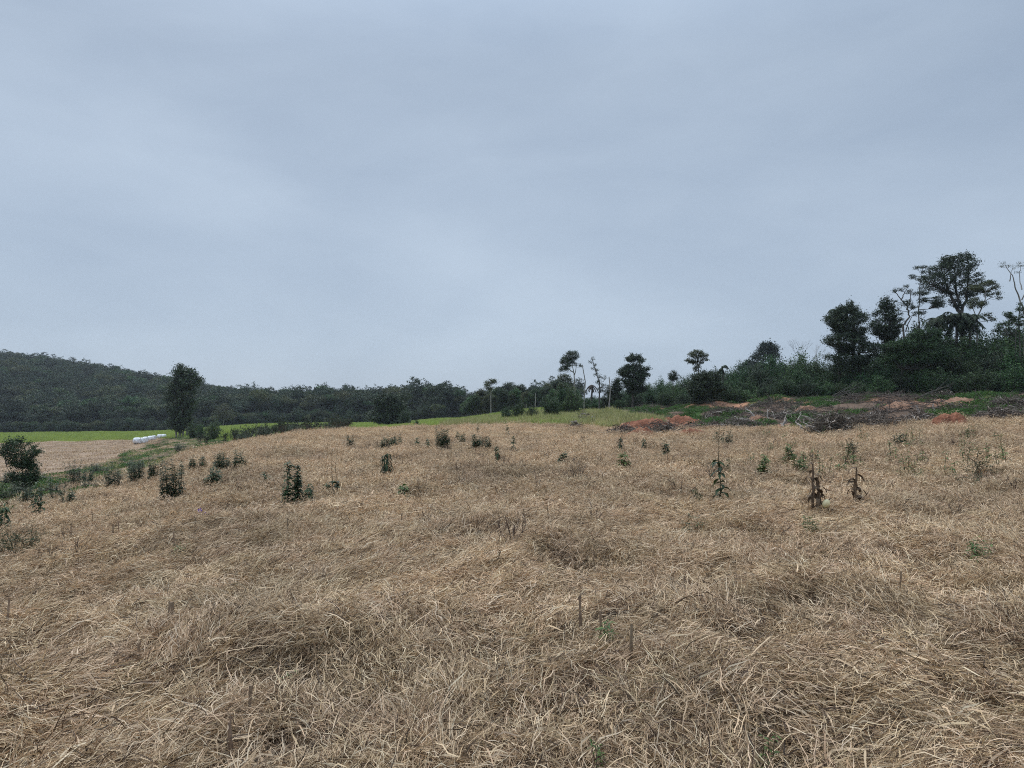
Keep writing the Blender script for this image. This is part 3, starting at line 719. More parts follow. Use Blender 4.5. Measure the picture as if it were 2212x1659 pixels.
# far landmarks on the ridge
ztree('broadleaf_tree', Z2, 180, 246, [(180, 800, 55, 35), (140, 830, 45, 30), (220, 840, 45, 30), (180, 860, 55, 25)], 'pale grey-green tree at the edge of the left hill wood', [[(180, None), (180, 880)]], leafm='leafolive', barkm='barkpale', leaf=.5, clump=.9, dens=.7)
ztree('broadleaf_tree', Z2, 1300, 330, [(1300, 640, 50, 25), (1260, 660, 30, 15), (1340, 660, 30, 15)], 'domed crown standing above the level far ridge', [[(1300, None), (1300, 690)]], leafm='leaffar', leaf=.6, clump=1.0, dens=.7)
env_tree('broadleaf_tree', Z2, 1700, 140, [(655, 1650, 1740), (690, 1580, 1800), (740, 1560, 1850), (800, 1562, 1862), (860, 1570, 1880), (920, 1590, 1890), (950, 1640, 1900)], 'wide round dark tree behind the middle of the field edge', leaf=.4, clump=.6, gap=-1, gs=.5)
ztree('monkey_puzzle_tree', Z2, 1850, 175, [(1850, 640, 22, 12), (1820, 660, 25, 12), (1880, 665, 25, 12), (1850, 675, 45, 14), (1850, 700, 30, 14)], 'small spiky-crowned conifer rising right of the wide round tree', [[(1850, None), (1850, 650)]], leafm='leafdark', leaf=.4, clump=.45, flat=.2, asp=.2)
def bare_tree(name, px, D, ytop, spread, label, barkm='barkpale', r0=.08, lean=0, levels=4, tips=0, leafm='leafdark', base=None, start=.35, group=None, cat='bare tree'):
    X0, Y0, Z0 = at(px, D)
    root = empty(name, (X0, Y0, Z0)); H = (HY - ytop) * D / F - Z0
    tr = MB(); ends = []
    def grow(p, d, ln, r, lv):
        e_ = p + d * ln; tube(tr, wig(p, e_, 4, .06), [r, r * .88, r * .76, r * .62], 5 if lv > 1 else 4)
        if lv == 0: ends.append(e_); return
        for _ in range(rng.integers(2, 4)):
            nd = unit(d + rng.normal(0, spread, 3) * np.array([1, 1, .6]) + np.array([0, 0, .12])); grow(e_, nd, ln * rng.uniform(.55, .85), r * .6, lv - 1)
    d = unit(np.array([lean, 0, 1.])); h0 = H * start
    grow(np.array([0, 0, -.3]), d, h0 + .3, r0, 0) if levels == 0 else None
    if levels:
        tube(tr, wig((0, 0, -.3), d * h0, 5, .03), r0 * np.linspace(1.2, .8, 5), 6)
        for _ in range(3): grow(d * h0, unit(d + rng.normal(0, spread * .8, 3)), (H - h0) * .34, r0 * .6, levels - 1)
    # scale height to fit
    v = np.concatenate(tr.v); zmax = v[:, 2].max()
    for a_ in tr.v: a_[:, 2] *= H / zmax
    tr.build('trunk', M[barkm], root, smooth=True)
    if tips and ends:
        cr = MB(); P = np.concatenate([(e_ * (1, 1, H / zmax)) + rng.normal(0, .25, (tips, 3)) for e_ in ends]); leaves(cr, P, .25, .5); cr.build('crown', M[leafm], root)
    tag(root, label, cat, group)
    return root
zx = lambda Zf, x, y=0: Zf([(x, y, 0, 0)])[0][:2]
p = zx(Z2, 1660, 612); bare_tree('bare_tree', p[0], 150, p[1], .5, 'leafless grey crown showing over the wide round tree')

# the nearer wood, centre right: trees of its own
def tree_kind(H, n, w, leafm, leaf, clump, barkm='bark', umb=False, lo=.3):
    """a prototype tree about H tall, copied and scaled"""
    root = empty('wood_tree', (0, 0, 0)); cr = MB(); tr = MB()
    tube(tr, wig((0, 0, -.4), (rng.normal(0, .3), rng.normal(0, .3), H * .8), 7, .03), .035 * H ** .8 * np.linspace(1, .3, 7), 6)
    cl = []
    for _ in range(n):
        z = H * (rng.uniform(.72, .92) if umb else rng.uniform(lo, .88)); ww = w * (1 if umb else math.sin(min(1, (z / H - lo) / (1 - lo) * 1.0 + .25) * 2.6))
        a_ = rng.uniform(0, 6.28); q = rng.uniform(.2, 1) * ww
        c = np.array([q * math.cos(a_), q * math.sin(a_), z]); r = rng.uniform(.25, .42) * w * (1.1 if umb else 1); rz = r * (.35 if umb else 1.0)
        st = np.array([0, 0, z * rng.uniform(.55, .85)])
        b = wig(st, c, 5, .06); tube(tr, b, .012 * H * np.linspace(1, .35, 5), 4)
        for cc in ballpts(max(5, int(9 * r * r / clump ** 1.5)), c, (r, r, rz), .7):
            cl.append(cc + rng.normal(0, 1, (int(26 * rng.uniform(.6, 1.3)), 3)) * np.array([clump, clump, clump * .7]) * .6)
            tube(tr, wig(b[-2], cc, 3, .06), [.02, .014, .006], 3)
    leaves(cr, np.concatenate(cl), leaf, .55, .5)
    cr.build('crown', M[leafm], root); tr.build('trunk', M[barkm], root, smooth=True)
    TOP[len(TOP)] = float(np.percentile(np.concatenate(cr.v)[:, 2], 99.7))
    return root
TOP = {}
def place(proto, first, x, y, s, label, cat, group, name, sz=1.0, rz=None):
    o = proto if first else copy_tree(proto)
    o.name = name; o.location = (x, y, gzf(x, y) - .05); o.rotation_euler = (0, 0, rng.uniform(0, 6.28) if rz is None else rz); o.scale = (s, s, s * sz)
    tag(o, label, cat, group); return o

WK = [tree_kind(8, 14, 2.6, 'leafdark', .34, .55), tree_kind(8, 14, 2.3, 'leafmid', .34, .55), tree_kind(9, 9, 3.0, 'leafdark', .34, .55, umb=True), tree_kind(8, 15, 2.0, 'leafolive', .34, .5, lo=.2)]
used = set()
wtop = {1005: 860, 1030: 846, 1060: 838, 1095: 834, 1130: 838, 1160: 832, 1190: 826, 1215: 820, 1235: 834, 1255: 852, 1290: 872}
for k_ in range(46):
    u_ = 1008 + (k_ % 23) * 12.4 + rng.normal(0, 3); row = k_ // 23
    D_ = float(prof(T_WOOD, u_)) * (1.0 + .10 * row) + rng.uniform(0, 5)
    X_ = (u_ - CX) / F * D_; z_ = gzf(X_, D_); i_ = rng.integers(0, 4)
    H_ = (HY - float(prof(wtop, u_))) * D_ / F - z_; H_ *= (rng.uniform(.72, .95) if row == 0 else rng.uniform(.85, 1.06))
    place(WK[i_], i_ not in used, X_, D_, H_ / TOP[int(i_)], 'dark tree of the low wood behind the yellow-green grass', 'tree', 'trees of the wood in the middle distance', 'wood_tree'); used.add(i_)
ztree('umbrella_tree', Z3, 437, 160, [(440, 535, 42, 14), (405, 560, 30, 10), (400, 592, 32, 10)], 'thin umbrella tree with pale trunk, leftmost above the middle wood', [[(437, None), (437, 600), (440, 545)]], leafm='leafolive', barkm='barkpale', leaf=.35, clump=.5, r0=.16)
ztree('umbrella_tree', Z3, 590, 165, [(580, 560, 35, 18), (555, 585, 28, 12), (610, 590, 28, 12)], 'dark flat-topped tree right of the thin umbrella tree', [[(595, None), (585, 575)]], leafm='leafdark', leaf=.35, clump=.5, r0=.16)
ztree('broadleaf_tree', Z3, 720, 165, [(715, 585, 30, 22), (700, 610, 30, 20), (740, 620, 30, 18)], 'small dome-crowned tree midway along the middle wood skyline', [[(720, None), (715, 600)]], leafm='leafdark', leaf=.35, clump=.5, r0=.16)
ztree('broadleaf_tree', Z3, 1110, 158, [(1110, 510, 50, 28), (1080, 545, 45, 25), (1140, 545, 40, 25), (1050, 560, 40, 25), (1110, 590, 60, 30)], 'grey-green domed tree highest on the middle wood skyline', [[(1110, None), (1110, 540)]], leafm='leafolive', leaf=.4, clump=.6, r0=.2)
for x_, y0_, D_, lb in ((850, 640, 150, 'slim pale trunk standing bare before the middle wood, right one'), (763, 740, 150, 'slim pale trunk standing bare before the middle wood, left one'), (1297, 375, 108, 'very thin tall dead trunk right of the tall umbrella tree'), (1527, 485, 90, 'thin dead pole before the dark thicket left of the oval tree')):
    q = zx(Z3, x_, y0_); bare_tree('snag', q[0], D_, q[1], .3, lb, r0=.10 if D_ < 140 else .13, levels=0, start=1.0, lean=-.03 if x_ == 1297 else .01, cat='dead tree')
ztree('umbrella_tree', Z3, 1222, 112, [(1180, 262, 50, 18), (1220, 290, 32, 28), (1150, 300, 50, 25), (1195, 330, 45, 28), (1120, 335, 45, 22), (1140, 375, 50, 22), (1095, 350, 22, 14), (1110, 405, 35, 18), (1085, 435, 18, 16), (1140, 420, 25, 12), (1225, 365, 18, 14), (1262, 380, 14, 14)],
      'tallest umbrella tree with bare slender trunk in the centre right skyline', [[(1222, None), (1218, 620), (1205, 450), (1185, 340)], [(1210, 470), (1228, 380)], [(1205, 450), (1150, 410), (1120, 400)]], leafm='leafdark', barkm='barkpale', leaf=.19, clump=.25, r0=0.150, dens=1.15, bs=.8)
ztree('leaning_tree', Z3, 1440, 95, [(1380, 320, 22, 16), (1360, 350, 22, 14), (1400, 380, 22, 18), (1375, 410, 24, 14), (1415, 430, 28, 22), (1400, 465, 26, 18), (1445, 480, 28, 24), (1490, 500, 22, 22), (1440, 530, 40, 26), (1480, 570, 45, 35), (1530, 590, 40, 40), (1450, 610, 45, 30), (1500, 640, 50, 35)],
      'sparse tree leaning left with a thin crooked top', [[(1437, None), (1445, 640), (1440, 540), (1400, 420), (1378, 330)]], leafm='leafdark', barkm='bark', leaf=.17, clump=.22, r0=0.116, dens=.6, bs=.55)
env_tree('broadleaf_tree', Z3, 1590, 96, [(505, 1598, 1615), (530, 1580, 1630), (570, 1570, 1640), (600, 1540, 1645), (680, 1480, 1630), (760, 1480, 1640)], 'low tree with a small pointed top right of the leaning tree', leaf=.2, clump=.3, gap=-.5)
env_tree('broadleaf_tree', Z3, 1750, 92, [(283, 1740, 1800), (310, 1690, 1835), (360, 1670, 1865), (400, 1660, 1878), (450, 1640, 1868), (500, 1645, 1870), (550, 1670, 1900), (600, 1700, 1890), (650, 1720, 1850)], 'oval tree with a full airy crown rising from the thicket', leaf=.2, clump=.28, gap=-.42, gs=1.1, trunks=[[(1750, None), (1750, 560), (1765, 330)], [(1752, 620), (1810, 430)], [(1750, 600), (1700, 430)]])
ztree('broadleaf_tree', Z3, 2128, 88, [(2125, 460, 26, 18), (2105, 485, 24, 14), (2145, 488, 22, 16), (2122, 515, 28, 14)], 'small round-headed tree on the thicket skyline right of the oval tree', [[(2128, None), (2126, 480)]], leafm='leafdark', leaf=.18, clump=.22, r0=0.082)
ztree('umbrella_tree', Z4, 450, 80, [(450, 252, 42, 12), (505, 280, 36, 14), (395, 285, 34, 12), (455, 300, 36, 14), (385, 340, 36, 13), (430, 350, 30, 13), (520, 320, 26, 12), (490, 345, 26, 12), (460, 385, 22, 14), (440, 420, 16, 14)],
      'wind-swept layered umbrella tree over the middle of the thicket', [[(450, None), (452, 470), (462, 380), (450, 270)], [(462, 380), (505, 300)], [(462, 380), (400, 310)]], leafm='leafolive', leaf=.17, clump=.2, r0=0.102, dens=1.0)
env_tree('broadleaf_tree', Z4, 530, 77, [(440, 520, 590), (460, 450, 625), (500, 410, 650), (560, 400, 670), (640, 410, 680), (740, 430, 660)], 'broad dark tree at the foot of the layered umbrella tree', leaf=.2, clump=.3, gap=-.8)
env_tree('broadleaf_tree', Z4, 1130, 190, [(168, 1070, 1110), (190, 1040, 1200), (230, 1010, 1215), (280, 1000, 1230), (320, 1000, 1290), (360, 990, 1300), (420, 960, 1300)], 'large rounded grey tree hazy behind the thicket', leafm='leaffar', leaf=.5, clump=.75, gap=-.5, gs=.3, r0=.35)
ztree('broadleaf_tree', Z4, 925, 195, [(930, 352, 30, 14), (900, 375, 34, 16), (960, 375, 30, 16), (870, 410, 34, 18), (930, 410, 50, 18)], 'smaller grey hazy tree left of the large rounded one', [[(925, None), (925, 390)]], leafm='leaffar', leaf=.5, clump=.7, r0=.3)
for x_, y_, lb in ((1405, 130, 'fine leafless tree on the thicket skyline, taller of the pair'), (1550, 175, 'fine leafless tree on the thicket skyline, shorter of the pair')):
    q = zx(Z4, x_, y_); bare_tree('bare_tree', q[0], 88, q[1], .42, lb, r0=.05, start=.6, levels=5)

def palm(name, px, D, ytop, R, label, n=16, barkm='bark', dead=False, W_=.05):
    X0, Y0, Z0 = at(px, D); root = empty(name, (X0, Y0, Z0)); H = (HY - ytop) * D / F - Z0 - R * .35
    t_ = MB(); tube(t_, wig((0, 0, -.3), (0, 0, H), 6, .02), .14 * np.linspace(1.2, .8, 6), 7); t_.build('trunk', M[barkm], root, smooth=True)
    f_ = MB()
    for i in range(n):
        a_ = i * 2.4 + rng.normal(0, .2); el = rng.uniform(-.9, 1.2) if not dead else rng.uniform(-1.1, .3)
        d = np.array([math.cos(a_) * math.cos(el), math.sin(a_) * math.cos(el), math.sin(el)]); ln = R * rng.uniform(.9, 1.25)
        pts = []; pos = np.array([0, 0, H]); m = 12
        for k in range(m + 1):
            pts.append(pos.copy()); dd = unit(d + np.array([0, 0, -1.]) * (1.7 * k / m)); pos = pos + dd * ln / m
        pts = np.array(pts); tube(f_, pts, .03 * np.linspace(1, .3, m + 1), 4)
        T = np.gradient(pts, axis=0); T = unit(T); sd_ = unit(np.cross(T, (0, 0, 1)))
        idx = rng.uniform(1, m, 90); P = np.stack([np.interp(idx, np.arange(m + 1), pts[:, j]) for j in range(3)], 1)
        TT = np.stack([np.interp(idx, np.arange(m + 1), T[:, j]) for j in range(3)], 1); SS = np.stack([np.interp(idx, np.arange(m + 1), sd_[:, j]) for j in range(3)], 1)
        sg = np.where(rng.random(90) < .5, 1, -1)[:, None]
        blades(f_, P, TT * .7 + SS * sg + rng.normal(0, .15, (90, 3)), ln * .3, W_, 1.4 if not dead else 2.5, segs=2, prof_=(1, .8, .15))
    f_.build('crown', M['palm' if not dead else 'brush'], root); tag(root, label, 'palm'); return root
q = zx(Z3, 1372, 540); palm('dead_palm', q[0], 100, q[1], 1.0, 'dead palm with a drooping brown head before the thicket', 10, dead=True)
q = zx(Z4, 683, 385); palm('palm_tree', q[0], 84, q[1], .8, 'small palm rising right of the layered umbrella tree')

# right hand group of tall trees
env_tree('broadleaf_tree', Z5, 640, 74, [(565, 625, 650), (610, 600, 670), (640, 470, 690), (690, 440, 710), (750, 420, 750), (820, 410, 770), (880, 430, 770), (940, 430, 800), (1000, 415, 850), (1060, 425, 850), (1130, 440, 820), (1220, 440, 760)],
      'massive dark leafy tree, leftmost of the tall trees on the right', leaf=.22, clump=.3, gap=-.75, gs=1.0, asp=.3, trunks=[[(640, None), (640, 900), (630, 680)], [(700, None), (700, 1050), (760, 960)]], r0=.24)
q = zx(Z5, 500, 630); palm('palm_tree', q[0], 75, q[1] + 4, 1.3, 'feathery palm head merged in the left of the massive dark tree', 22)
env_tree('conical_tree', Z5, 945, 76, [(530, 945, 965), (570, 925, 990), (620, 905, 1010), (660, 860, 1030), (710, 830, 1050), (780, 830, 1060), (840, 835, 1050), (890, 860, 1040), (950, 880, 1010), (1020, 900, 990)], 'cone-shaped dark tree between the massive tree and the branchy one', leaf=.2, clump=.28, gap=-.65, gs=1.1, r0=.17)
ztree('sparse_tree', Z5, 1130, 73, [(1060, 465, 36, 10), (1020, 480, 18, 8), (1130, 432, 22, 12), (1100, 470, 20, 8), (1180, 480, 36, 14), (1210, 500, 24, 12), (1040, 570, 22, 10), (1120, 600, 50, 10), (1190, 625, 46, 13), (1150, 570, 30, 8), (1080, 730, 26, 14), (1215, 690, 24, 14), (1060, 650, 18, 8)],
      'sparse branchy tree with crooked limbs open to the sky', [[(1130, None), (1110, 800), (1160, 720), (1150, 620), (1080, 530), (1040, 480)], [(1150, 650), (1190, 560), (1170, 470)], [(1100, 560), (1130, 500), (1130, 440)], [(1135, 860), (1150, 760), (1210, 690)]], leafm='leafdark', leaf=.15, clump=.18, r0=0.116, dens=.5)
ztree('sparse_tree', Z5, 1260, 77, [(1205, 345, 32, 11), (1240, 262, 24, 9), (1310, 240, 28, 8), (1290, 300, 20, 8), (1300, 400, 24, 10), (1270, 500, 34, 14), (1320, 495, 26, 12), (1300, 560, 40, 20), (1390, 580, 60, 22), (1440, 600, 44, 20), (1380, 620, 50, 18), (1290, 680, 30, 14)],
      'very slim straight tree with small layered tufts left of the great tree', [[(1258, None), (1262, 700), (1275, 480), (1290, 260)], [(1268, 560), (1380, 600)]], leafm='leafdark', leaf=.16, clump=.2, r0=0.088, dens=.8)
env_tree('great_tree', Z5, 1650, 80, [(135, 1690, 1770), (150, 1520, 1780), (190, 1470, 1770), (230, 1410, 1770), (280, 1370, 1790), (330, 1300, 1770), (380, 1290, 1820), (430, 1290, 1800), (460, 1380, 1790), (500, 1480, 1760), (560, 1500, 1740), (600, 1530, 1700), (630, 1600, 1680)],
      'great spreading tree with broad wide crown, tallest on the right', leaf=.2, clump=.3, gap=-.2, gs=.95, r0=.3, flat=.6, asp=.4, dens=1.0, trunks=[[(1655, None), (1650, 720), (1610, 600), (1540, 480), (1480, 330)], [(1645, 690), (1690, 560), (1730, 420), (1700, 230)], [(1620, 620), (1620, 480), (1590, 260)], [(1560, 500), (1450, 460), (1360, 400)]])
ztree('umbrella_tree', Z5, 1790, 74, [(1840, 430, 50, 18), (1920, 410, 50, 16), (1800, 460, 34, 16), (1890, 460, 50, 16), (1960, 440, 34, 14), (1985, 500, 24, 12), (1990, 545, 18, 10), (1770, 570, 34, 20), (1800, 600, 40, 20), (1860, 590, 30, 13), (1740, 620, 24, 22), (1880, 700, 30, 12), (1925, 740, 24, 16), (1900, 510, 24, 10)],
      'slanting flat-topped tree at the right side of the great tree', [[(1790, None), (1800, 720), (1840, 560), (1890, 450)], [(1830, 600), (1900, 550), (1980, 520)], [(1790, 760), (1750, 620), (1790, 500)], [(1800, 740), (1890, 710)]], leafm='leafolive', barkm='barkpale', leaf=.17, clump=.21, r0=0.095)
for x_, y_, R_, lb in ((1440, 690, 1.45, 'drooping dark palm, left one of the three under the great tree'), (1600, 670, 1.7, 'drooping dark palm, middle one of the three under the great tree'), (1730, 690, 1.45, 'drooping dark palm, right one of the three under the great tree')):
    q = zx(Z5, x_, y_); palm('palm_tree', q[0], 73 + rng.uniform(-1, 1), q[1] + 3, R_, lb, 38)
ztree('sparse_tree', Z5, 2215, 66, [(2050, 215, 26, 9), (2035, 245, 20, 8), (2110, 235, 24, 9), (2140, 265, 26, 10), (2190, 215, 20, 9), (2210, 240, 30, 10), (2180, 300, 20, 9), (2270, 250, 40, 14), (2330, 300, 40, 14)],
      'nearly bare tree cut by the right border, fine upper branches', [[(2225, None), (2230, 700), (2210, 530), (2150, 440), (2110, 340), (2050, 240)], [(2180, 470), (2200, 380), (2190, 240)], [(2130, 380), (2140, 280)], [(2220, 560), (2290, 400), (2280, 260)]], leafm='leafolive', barkm='barkpale', leaf=.13, clump=.17, r0=0.095, dens=.35, bs=.8)
ztree('sparse_tree', Z5, 2190, 66, [(2190, 610, 18, 14), (2175, 650, 28, 14), (2080, 690, 30, 12), (2110, 720, 26, 12), (2200, 700, 26, 18), (2150, 740, 36, 16), (2180, 780, 34, 20), (2090, 780, 38, 24), (2010, 800, 36, 16), (1975, 840, 30, 16), (2120, 850, 60, 30)],
      'ragged tree over the bushes near the right border, under the bare one', [[(2195, None), (2195, 760), (2190, 630)], [(2120, None), (2100, 800), (2080, 710)]], leafm='leafmid', leaf=.18, clump=.22, r0=0.082)

# ------------------------------------------------------------------ the thicket: bushes in rows
BK = []
def bush_kind(leafm, H, w, n, leaf, clump, lo=.08):
    root = empty('bush', (0, 0, 0)); cr = MB(); tr = MB(); cl = []
    for _ in range(n):
        a_ = rng.uniform(0, 6.28); q = w * math.sqrt(rng.random()); h = H * (1 - .45 * (q / w) ** 2) * rng.uniform(.6, 1.0)
        b = wig((q * .25 * math.cos(a_), q * .25 * math.sin(a_), -.3), (q * math.cos(a_), q * math.sin(a_), h), 8, .07); tube(tr, b, np.linspace(.045, .01, 8), 4)
        for t_ in np.linspace(lo + rng.uniform(0, .1), 1, int(h * 3.4)):
            p = np.array([np.interp(t_ * 7, np.arange(8), b[:, j]) for j in range(3)]); sp = clump * (1.5 - .9 * t_)
            for _k in range(2):
                c = p + rng.normal(0, 1, 3) * sp * (1, 1, .6); m = int(13 * rng.uniform(.4, 1.6)); cl.append(c + rng.normal(0, 1, (m, 3)) * clump * .42)
    leaves(cr, np.concatenate(cl), leaf, .5, .45)
    cr.build('crown', M[leafm], root); tr.build('trunk', M['bark'], root, smooth=True)
    TOP[len(TOP)] = float(np.percentile(np.concatenate(cr.v)[:, 2], 99.7))
    return root
BK = [bush_kind('leafmid', 5, 2.0, 34, .19, .36), bush_kind('leafmid', 5, 1.7, 30, .19, .36), bush_kind('leafthick', 5.5, 1.8, 30, .19, .34, .1), bush_kind('leafthick', 5, 1.9, 32, .19, .36), bush_kind('leafdark', 5, 1.6, 28, .18, .34, .1)]
T_TOP = {1260: 868, 1290: 857, 1330: 840, 1365: 835, 1440: 822, 1510: 806, 1585: 789, 1620: 782, 1700: 774, 1770: 770, 1810: 774, 1880: 768, 1920: 742, 1975: 708, 2060: 712, 2100: 730, 2140: 716, 2180: 704, 2300: 690, 2500: 690}
ub = set()
def bush_at(u_, D_, H_, lab, grp):
    i_ = int(rng.choice([0, 1, 2, 3, 4], p=[.28, .24, .2, .18, .10])); X_ = (u_ - CX) / F * D_
    s_ = H_ / TOP[4 + i_]; o = place(BK[i_], i_ not in ub, X_, D_, s_ * .92 if s_ < 1.2 else 1.1 * s_ ** .5 , lab, 'bush', grp, 'bush'); ub.add(i_)
    o.scale = (max(.75, min(1.25, s_)), max(.75, min(1.25, s_)), s_)
for row, (f0, hf) in enumerate(((1.0, .42), (1.05, .66), (1.11, .86), (1.18, 1.0))):
    u_ = 1265.0 + row * 8
    while u_ < 2420:
        D_ = float(prof(T_WOOD, u_)) * f0 + rng.uniform(-1.2, 1.2)
        X_ = (u_ - CX) / F * D_; z_ = gzf(X_, D_); H_ = (HY - float(prof(T_TOP, u_))) * D_ / F - z_
        H_ = max(2.0, H_ * hf * rng.uniform(.88, 1.16))
        lab = ('low bush at the front foot of the green thicket' if row == 0 else 'bush inside the dense green thicket under the tall trees' if row < 3 else 'bush on the back skyline of the green thicket')
        bush_at(u_, D_, H_, lab, ('bushes along the front of the thicket', 'bushes within the thicket', 'bushes within the thicket', 'bushes along the thicket skyline')[row])
        u_ += (2.0 / D_ * F) * rng.uniform(.7, 1.25)
# vine-hung mound, brighter green, under the branchy tree
env_tree('vine_mound', Z5, 1080, 69, [(800, 1300, 1350), (850, 1240, 1420), (900, 1190, 1450), (950, 1000, 1470), (990, 950, 1480), (1060, 900, 1480), (1150, 880, 1480)], 'vine-covered mound of bushes under the branchy tree', leafm='leafthick', leaf=.17, clump=.26, gap=-.7, cat='bush', r0=.1, depth=.5)

# ------------------------------------------------------------------ cleared slope: soil heaps, root piles, loose wood
def mound(px, py, wpx, hpx, label, mat='redsoil'):
    X0, Y0, Z0 = hit(px, py); k = Y0 / F; wx = wpx * k / 2; h = hpx * k * 1.35; wy = wx * .7 + .3
    nx, ny = 40, 24; a_ = np.linspace(-1, 1, nx); b_ = np.linspace(-1, 1, ny); A, B = np.meshgrid(a_, b_, indexing='ij')
    sx_, sy_ = rng.uniform(0, 99, 2)
    r = np.sqrt(A ** 2 + B ** 2) * (1 + .25 * vn(A * 2 + sx_, B * 2 + sy_)); z = h * np.clip(1 - r ** 1.7, -.25, 1) * (1 + .35 * fbm(A * 4 + sx_, B * 4, 3)) + .06 * fbm(A * 12, B * 12 + sy_, 2)
    X = X0 + A * wx; Y = Y0 + wy * .6 + B * wy; Zg = gz(X, Y)
    v = np.stack([X - X0, Y - Y0, Zg - Z0 + z - .03], -1)
    i = np.arange(nx - 1)[:, None] * ny; j = np.arange(ny - 1)[None]
    mb = MB(); mb.add(v, np.stack([i + j, i + ny + j, i + ny + j + 1, i + j + 1], -1))
    # turned-down skirt so the heap is closed at its foot
    o = mb.build('soil_mound', M[mat], smooth=True, loc=(X0, Y0, Z0)); tag(o, label, 'soil heap'); return o
for a_ in ((1410, 928, 150, 17, 'long red soil heap behind the root pile on the left'), (1475, 918, 95, 14, 'red soil heap right of the longest one, near the thicket foot'), (1500, 938, 90, 9, 'low flat red soil heap at the field edge'),
           (2065, 918, 85, 17, 'steep orange soil heap at the field edge on the right'), (1390, 940, 80, 12, 'dark red soil heap between two root piles')):
    mound(*a_)
for a_ in ((1745, 890, 60, 8, 'small tan soil heap in the middle of the green cover'), (1960, 880, 120, 7, 'long tan earth bank below the thicket'), (2090, 872, 150, 9, 'tan earth bank beside the far root pile'), (1640, 908, 40, 5, 'little tan soil heap left of the clearing'), (1710, 925, 70, 7, 'tan red soil heap by the bleached roots')):
    mound(*a_, mat='tansoil')
def pile(px, py, wpx, hpx, label, n=90, mat='brush', pale=14, name='brush_pile', thick=1.0):
    X0, Y0, Z0 = hit(px, py); k = Y0 / F; wx = wpx * k / 2; h = hpx * k * 1.25; root = empty(name, (X0, Y0, Z0)); n = int(n * 1.6); thick = .7
    b = MB(); wy = min(wx * .7, 1.6)
    def sticks(mb, m, r0, L0, top=1.0):
        for _ in range(m):
            a_ = rng.uniform(0, 6.28); q = math.sqrt(rng.random()); x = q * math.cos(a_) * wx; y = q * math.sin(a_) * wy + wy * .5; z = h * (1 - q * q) * rng.uniform(.0, 1) * top
            z += gzf(X0 + x, Y0 + y) - Z0
            d = unit(np.array([rng.normal(0, 1), rng.normal(0, 1), rng.normal(.1, .45)])) * L0 * rng.uniform(.5, 1.3)
            r = r0 * rng.uniform(.5, 1.5); pth = wig(np.array([x, y, z]) - d * .5, np.array([x, y, z]) + d * .5, 6, .16)
            tube(mb, pth, r * np.array([1.2, 1, .85, .7, .5, .2]), 5)
            for _ in range(2):
                s_ = pth[rng.integers(1, 5)]; e_ = s_ + unit(rng.normal(0, 1, 3)) * L0 * .3; tube(mb, wig(s_, e_, 3, .15), [r * .5, r * .4, r * .1], 4)
    sticks(b, n, .022 * thick, 1.1 * thick, 1)
    b.build('branches', M[mat], root, smooth=True)
    if pale:
        p_ = MB(); sticks(p_, pale, .04 * thick, 1.0 * thick, 1.1); p_.build('roots', M['deadwood'], root, smooth=True)
    tag(root, label, 'brush pile'); return root
for a_ in ((1345, 938, 80, 20, 'tangled grey root pile, leftmost at the field edge', 110), (1430, 938, 110, 22, 'root pile before the long red soil heap', 170), (1262, 915, 55, 22, 'isolated stump heap in the yellow-green grass', 60), (1242, 925, 30, 12, 'small dark brush heap left of the stump heap', 40),
           (1800, 932, 105, 34, 'big dark brushwood pile at the field edge', 420), (1900, 925, 150, 24, 'dark brushwood pile right of the big one', 380), (1990, 915, 90, 18, 'low brush heap left of the orange soil heap', 150), (2040, 862, 60, 16, 'bleached stump pile high on the slope', 50, ),
           (2170, 905, 120, 22, 'long brush pile at the right border', 300), (2190, 880, 80, 18, 'upper brush pile near the right border', 180), (1600, 925, 110, 15, 'grey brush pile in the middle of the clearing', 160), (1700, 905, 110, 10, 'thin line of brush below the tan soil heap', 120), (1560, 900, 90, 14, 'brush pile at the thicket foot', 130),
           (1850, 868, 170, 9, 'long row of felled brush under the thicket, middle', 240), (1680, 878, 150, 9, 'long row of felled brush under the thicket, left', 220), (1540, 925, 60, 10, 'scattered roots right of the flat red heap', 60)):
    nm = a_[5]; pile(*a_[:5], n=nm, pale=max(12, nm // (4 if nm < 180 else 14)))
def log(px, py, L_, r, az, el, label, curve=.12):
    X0, Y0, Z0 = hit(px, py); L_ *= .68; r *= .62; d = np.array([math.cos(az) * math.cos(el), math.sin(az) * math.cos(el), math.sin(el)]) * L_
    mb = MB(); pth = wig((0, 0, .02), d + np.array([0, 0, .1]), 8, curve); tube(mb, pth, r * np.array([1.5, 1.1, 1, .95, .85, .7, .5, .25]), 7)
    for _ in range(3):
        s_ = pth[rng.integers(2, 7)]; tube(mb, wig(s_, s_ + unit(rng.normal(0, 1, 3) + (0, 0, .5)) * L_ * .3, 4, .1), [r * .6, r * .5, r * .3, r * .1], 5)
    o = mb.build('dead_branch', M['deadwood'], smooth=True, loc=(X0, Y0, Z0)); tag(o, label, 'dead wood'); return o
